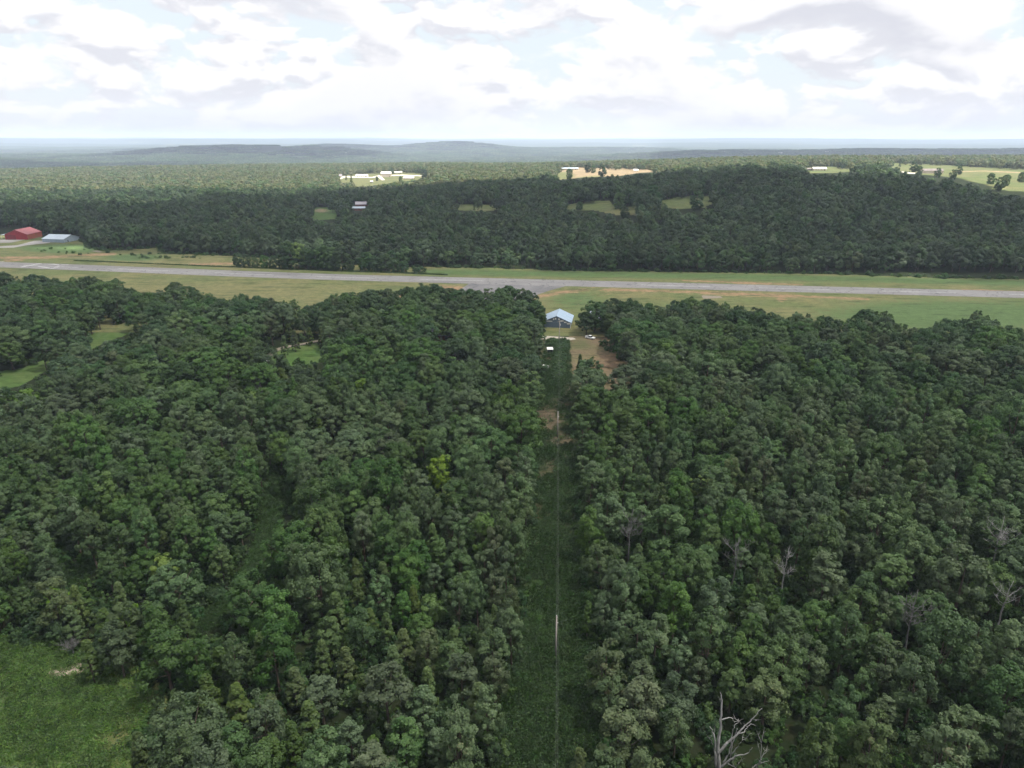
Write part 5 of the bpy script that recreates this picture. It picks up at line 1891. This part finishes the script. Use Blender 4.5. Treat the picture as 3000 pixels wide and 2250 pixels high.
for i, (px, py, L) in enumerate([(150, 459, 34), (180, 458, 40), (195, 460, 26), (253, 462, 46), (285, 463, 22), (1010, 449, 30), (1060, 448, 36), (2285, 449, 30), (2420, 444, 34), (2120, 447, 28), (1740, 449, 30), (1840, 450, 38)]):
    far_building('valley_building', 'bright pale building far away in the hazy valley', px, py, L, 16, 6, 10, random.uniform(-10, 10), 'white_paint', 'bright_roof', 'building', 0, 'pale buildings scattered in the far valley', False)

# farm lanes
flat_poly('farm_lane', [(984, 517), (1020, 516.5), (1050, 519), (1090, 519.5), (1112, 514), (1120, 520.5), (1128, 528), (1119, 529), (1108, 520.5), (1080, 522), (1040, 521.5), (1012, 520.5), (990, 528.5), (988, 526), (1004, 520)], 0.65, M['farm_gravel'],
          label='white gravel lane winding past the farm buildings', cat='lane', kind='structure')
flat_poly('farm_lane', [(1148, 513), (1180, 512.5), (1236, 515), (1268, 517.5), (1267, 519.5), (1232, 517), (1180, 515.5), (1148, 516)], 0.65, M['farm_gravel'],
          label='straight white gravel lane behind the meadow shed', cat='lane', kind='structure')
flat_poly('field_lane', [(2644, 503), (2668, 507), (2700, 508), (2700, 510), (2662, 510), (2640, 505)], 0.65, M['farm_gravel'],
          label='pale lane end leading to the long grey barn', cat='lane', kind='structure')

# ------------------------------------------------------------------ power line
POLE = [at(1628, 1928), at(1633, 1281), at(1638, 1003)]
POLE.insert(0, POLE[0] + (POLE[0] - POLE[1]) * 1.02)
POLE[0][2] = float(gz(POLE[0][0], POLE[0][1]))
PH = [10.4, 10.2, 9.6, 11.4]
PLAB = ['grey wooden power pole where the wires of the cut begin', 'grey wooden power pole deep in the weeds of the cut', 'grey wooden power pole rising from the brown patch of the cut', 'grey power pole with a crossarm and transformer before the blue hangar']
for i, p in enumerate(POLE):
    o = thing('power_pole', PLAB[i], 'pole', p, 0, 'power poles along the cut')
    h = PH[i]
    MB().tube([(0, 0, -0.5), (0, 0, h * 0.5), (0, 0, h)], [0.21, 0.18, 0.14], 10).build('shaft', M['pole'], o, smooth=True)
    mb = MB().tube([(0, 0, h), (0, 0, h + 0.12), (0, 0, h + 0.24)], [0.05, 0.09, 0.05], 8)
    mb.build('insulator', M['white_paint'], o)
    MB().tube([(0.2, 0, h - 1.6), (0.32, 0, h - 1.6)], [0.06, 0.06], 6).build('insulator', M['white_paint'], o)
    if i == 3:
        MB().box(-1.2, 1.2, -0.08, 0.08, h - 0.5, h - 0.34).build('crossarm', M['pole'], o)
        tk = MB().tube([(0.42, 0, h - 2.6), (0.42, 0, h - 1.6)], [0.26, 0.26], 12).build('transformer', M['steel'], o)
        MB().tube([(0.42, 0, h - 1.6), (0.42, 0, h - 1.35)], [0.06, 0.04], 8).build('bushing', M['white_paint'], tk)


def wire_path(a, b, sag):
    return [Vector(a).lerp(Vector(b), t) - Vector((0, 0, sag * 4 * t * (1 - t))) for t in np.linspace(0, 1, 15)]


for i in range(3):
    a, b = POLE[i], POLE[i + 1]
    w0 = MB().tube(wire_path((a[0], a[1], a[2] + PH[i] + 0.26), (b[0], b[1], b[2] + PH[i + 1] + 0.26), 1.0), [0.010] * 15, 5).build('wire', M['wire'])
    tag(w0, ['top power wire of the first span over the weeds', 'top power wire of the middle span of the cut', 'top power wire of the span ending at the transformer pole'][i], 'wire', 'power wires along the cut')
    w1 = MB().tube(wire_path((a[0] + 0.34, a[1], a[2] + PH[i] - 1.6), (b[0] + 0.34, b[1], b[2] + PH[i + 1] - 1.6), 1.3), [0.010] * 15, 5).build('wire', M['wire'])
    tag(w1, ['lower neutral wire of the first span over the weeds', 'lower neutral wire of the middle span of the cut', 'lower neutral wire of the span ending at the transformer pole'][i], 'wire', 'power wires along the cut')

# ------------------------------------------------------------------ clouds that shade the land
def cloud_mat(thin):
    m, nt, out = new_mat('cumulus')
    d = nt.nodes.new('ShaderNodeBsdfDiffuse')
    d.inputs[0].default_value = (0.9, 0.9, 0.9, 1)
    t = nt.nodes.new('ShaderNodeBsdfTranslucent')
    t.inputs[0].default_value = (0.93, 0.93, 0.95, 1)
    mx = nt.nodes.new('ShaderNodeMixShader')
    mx.inputs[0].default_value = 0.72
    nt.links.new(d.outputs[0], mx.inputs[1])
    nt.links.new(t.outputs[0], mx.inputs[2])
    tr_ = nt.nodes.new('ShaderNodeBsdfTransparent')
    m2 = nt.nodes.new('ShaderNodeMixShader')
    m2.inputs[0].default_value = thin                # thin cloud: part of the sunlight filters straight through
    nt.links.new(mx.outputs[0], m2.inputs[1])
    nt.links.new(tr_.outputs[0], m2.inputs[2])
    nt.links.new(m2.outputs[0], out.inputs['Surface'])
    return m


M['cloud'] = cloud_mat(0.34)
M['thin_cloud'] = cloud_mat(0.54)


def cloud(label, outline, alt, thick, step, seed, mat='cloud'):
    """flat-based heaped cloud whose shadow on the land has the given plan outline"""
    k = alt / SUN.z
    P = [(p[0] + SUN.x * k, p[1] + SUN.y * k) for p in outline]
    A = np.array(P)
    x0, y0 = A.min(0) - step
    x1, y1 = A.max(0) + step
    X, Y = np.meshgrid(np.arange(x0, x1, step), np.arange(y0, y1, step), indexing='ij')
    # distance inside the outline
    D = np.full(X.shape, 1e9)
    for (ax, ay), (bx, by) in zip(P, P[1:] + P[:1]):
        dx, dy = bx - ax, by - ay
        t = np.clip(((X - ax) * dx + (Y - ay) * dy) / (dx * dx + dy * dy), 0, 1)
        D = np.minimum(D, np.hypot(X - ax - t * dx, Y - ay - t * dy))
    ins = inpoly(X, Y, P)
    D = np.where(ins, D, -D)
    D = D + 0.35 * step * vnoise(X, Y, step * 3, seed)
    body = np.clip(D / (thick * 1.2), 0, 1) ** 0.6
    top = thick * body * (1 + 0.35 * vnoise(X, Y, thick, seed) + 0.2 * vnoise(X, Y, thick * 0.45, seed + 1))
    bot = -0.06 * thick * body * (1 + vnoise(X, Y, thick * 0.5, seed + 2))
    n, m_ = X.shape
    idx = np.full(X.shape, -1)
    keep = D > -step * 0.5
    nv = keep.sum()
    idx[keep] = np.arange(nv)
    V = np.concatenate([np.stack([X[keep], Y[keep], alt + top[keep]], -1), np.stack([X[keep], Y[keep], alt + bot[keep] - 1.0], -1)])
    q = np.stack([idx[:-1, :-1], idx[1:, :-1], idx[1:, 1:], idx[:-1, 1:]], -1).reshape(-1, 4)
    q = q[(q >= 0).all(1)]
    Fq = np.concatenate([q, q[:, ::-1] + nv])
    o = obj('cumulus_cloud', mesh_from('cumulus_cloud', V, Fq, [M[mat]], True))
    tag(o, label, 'cloud', 'cumulus clouds over the land')
    return o


edge = [(-500, 596), (0, 595), (200, 594), (450, 596), (590, 570), (860, 573), (980, 560), (1040, 556), (1100, 547), (1300, 533), (1600, 527), (1800, 516), (2000, 502), (2200, 504), (2360, 511), (2500, 511), (2650, 519), (2800, 530), (2900, 546), (3000, 560), (3500, 570)]
E0 = [tuple(at(x, y, 13.0)[:2]) for x, y in edge]
edge2 = [(-500, 696), (0, 690), (300, 730), (700, 748), (1244, 778), (2000, 792), (3000, 814), (3500, 826)]
E2 = [tuple(at(x, y)[:2]) for x, y in edge2]
cloud('broad thin cumulus cloud above the near woods and the runway', [(p[0], p[1] + 6) for p in E2] + [(1500, 300), (1200, -500), (-200, -750), (-1100, -400), (-1300, 500)], 1500, 260, 40, 3, 'thin_cloud')
cloud('thick cumulus cloud above the dark slope', E0 + [(1500, 560)] + E2[::-1] + [(-1300, 700)], 1530, 420, 40, 4)  # overhead cloud parted at the wood edge so the slope gets deeper shade
cloud('wide unseen cumulus cloud added to shade the hazy valley beyond the farm', [(-5200, 3350), (-900, 3200), (-500, 4200), (-2000, 4700), (-5200, 4600)], 1700, 300, 110, 11)  # out-of-view cloud added to darken the valley and its haze
cloud('wide unseen cumulus cloud added to shade the valley beyond the barn', [(500, 3300), (5200, 3000), (5600, 4400), (900, 4300)], 1700, 300, 110, 12)  # second out-of-view cloud added for darker, bluer valley haze
cloud('small cumulus cloud above the dark hazy hill', [(-3300, 5700), (-1300, 5500), (-900, 6050), (-1400, 6600), (-3200, 6700)], 1700, 300, 90, 5)
cloud('distant cumulus cloud above the far blue valley', [(900, 5000), (4200, 4700), (4600, 5600), (1200, 6000)], 1700, 300, 110, 7)
cloud('distant cumulus cloud behind the hazy hill', [(-2300, 8100), (-200, 7900), (-100, 8500), (-2100, 8900)], 1900, 300, 110, 9)


# ------------------------------------------------------------------ haze
def haze():
    mb = MB().box(-46000, 46000, -46000, 46000, -125, 215)
    m, nt, out = new_mat('haze_air')
    v = nt.nodes.new('ShaderNodeVolumePrincipled')
    v.inputs['Color'].default_value = (0.66, 0.77, 1.0, 1)
    v.inputs['Density'].default_value = 0.000068
    v.inputs['Anisotropy'].default_value = 0.0
    nt.links.new(v.outputs[0], out.inputs['Volume'])
    o = mb.build('haze', m)
    tag(o, 'pale blue summer haze filling the air over the land', 'haze', kind='stuff')


haze()
print('done', round(time.time() - T0, 1), 'objects', len(scene.objects))
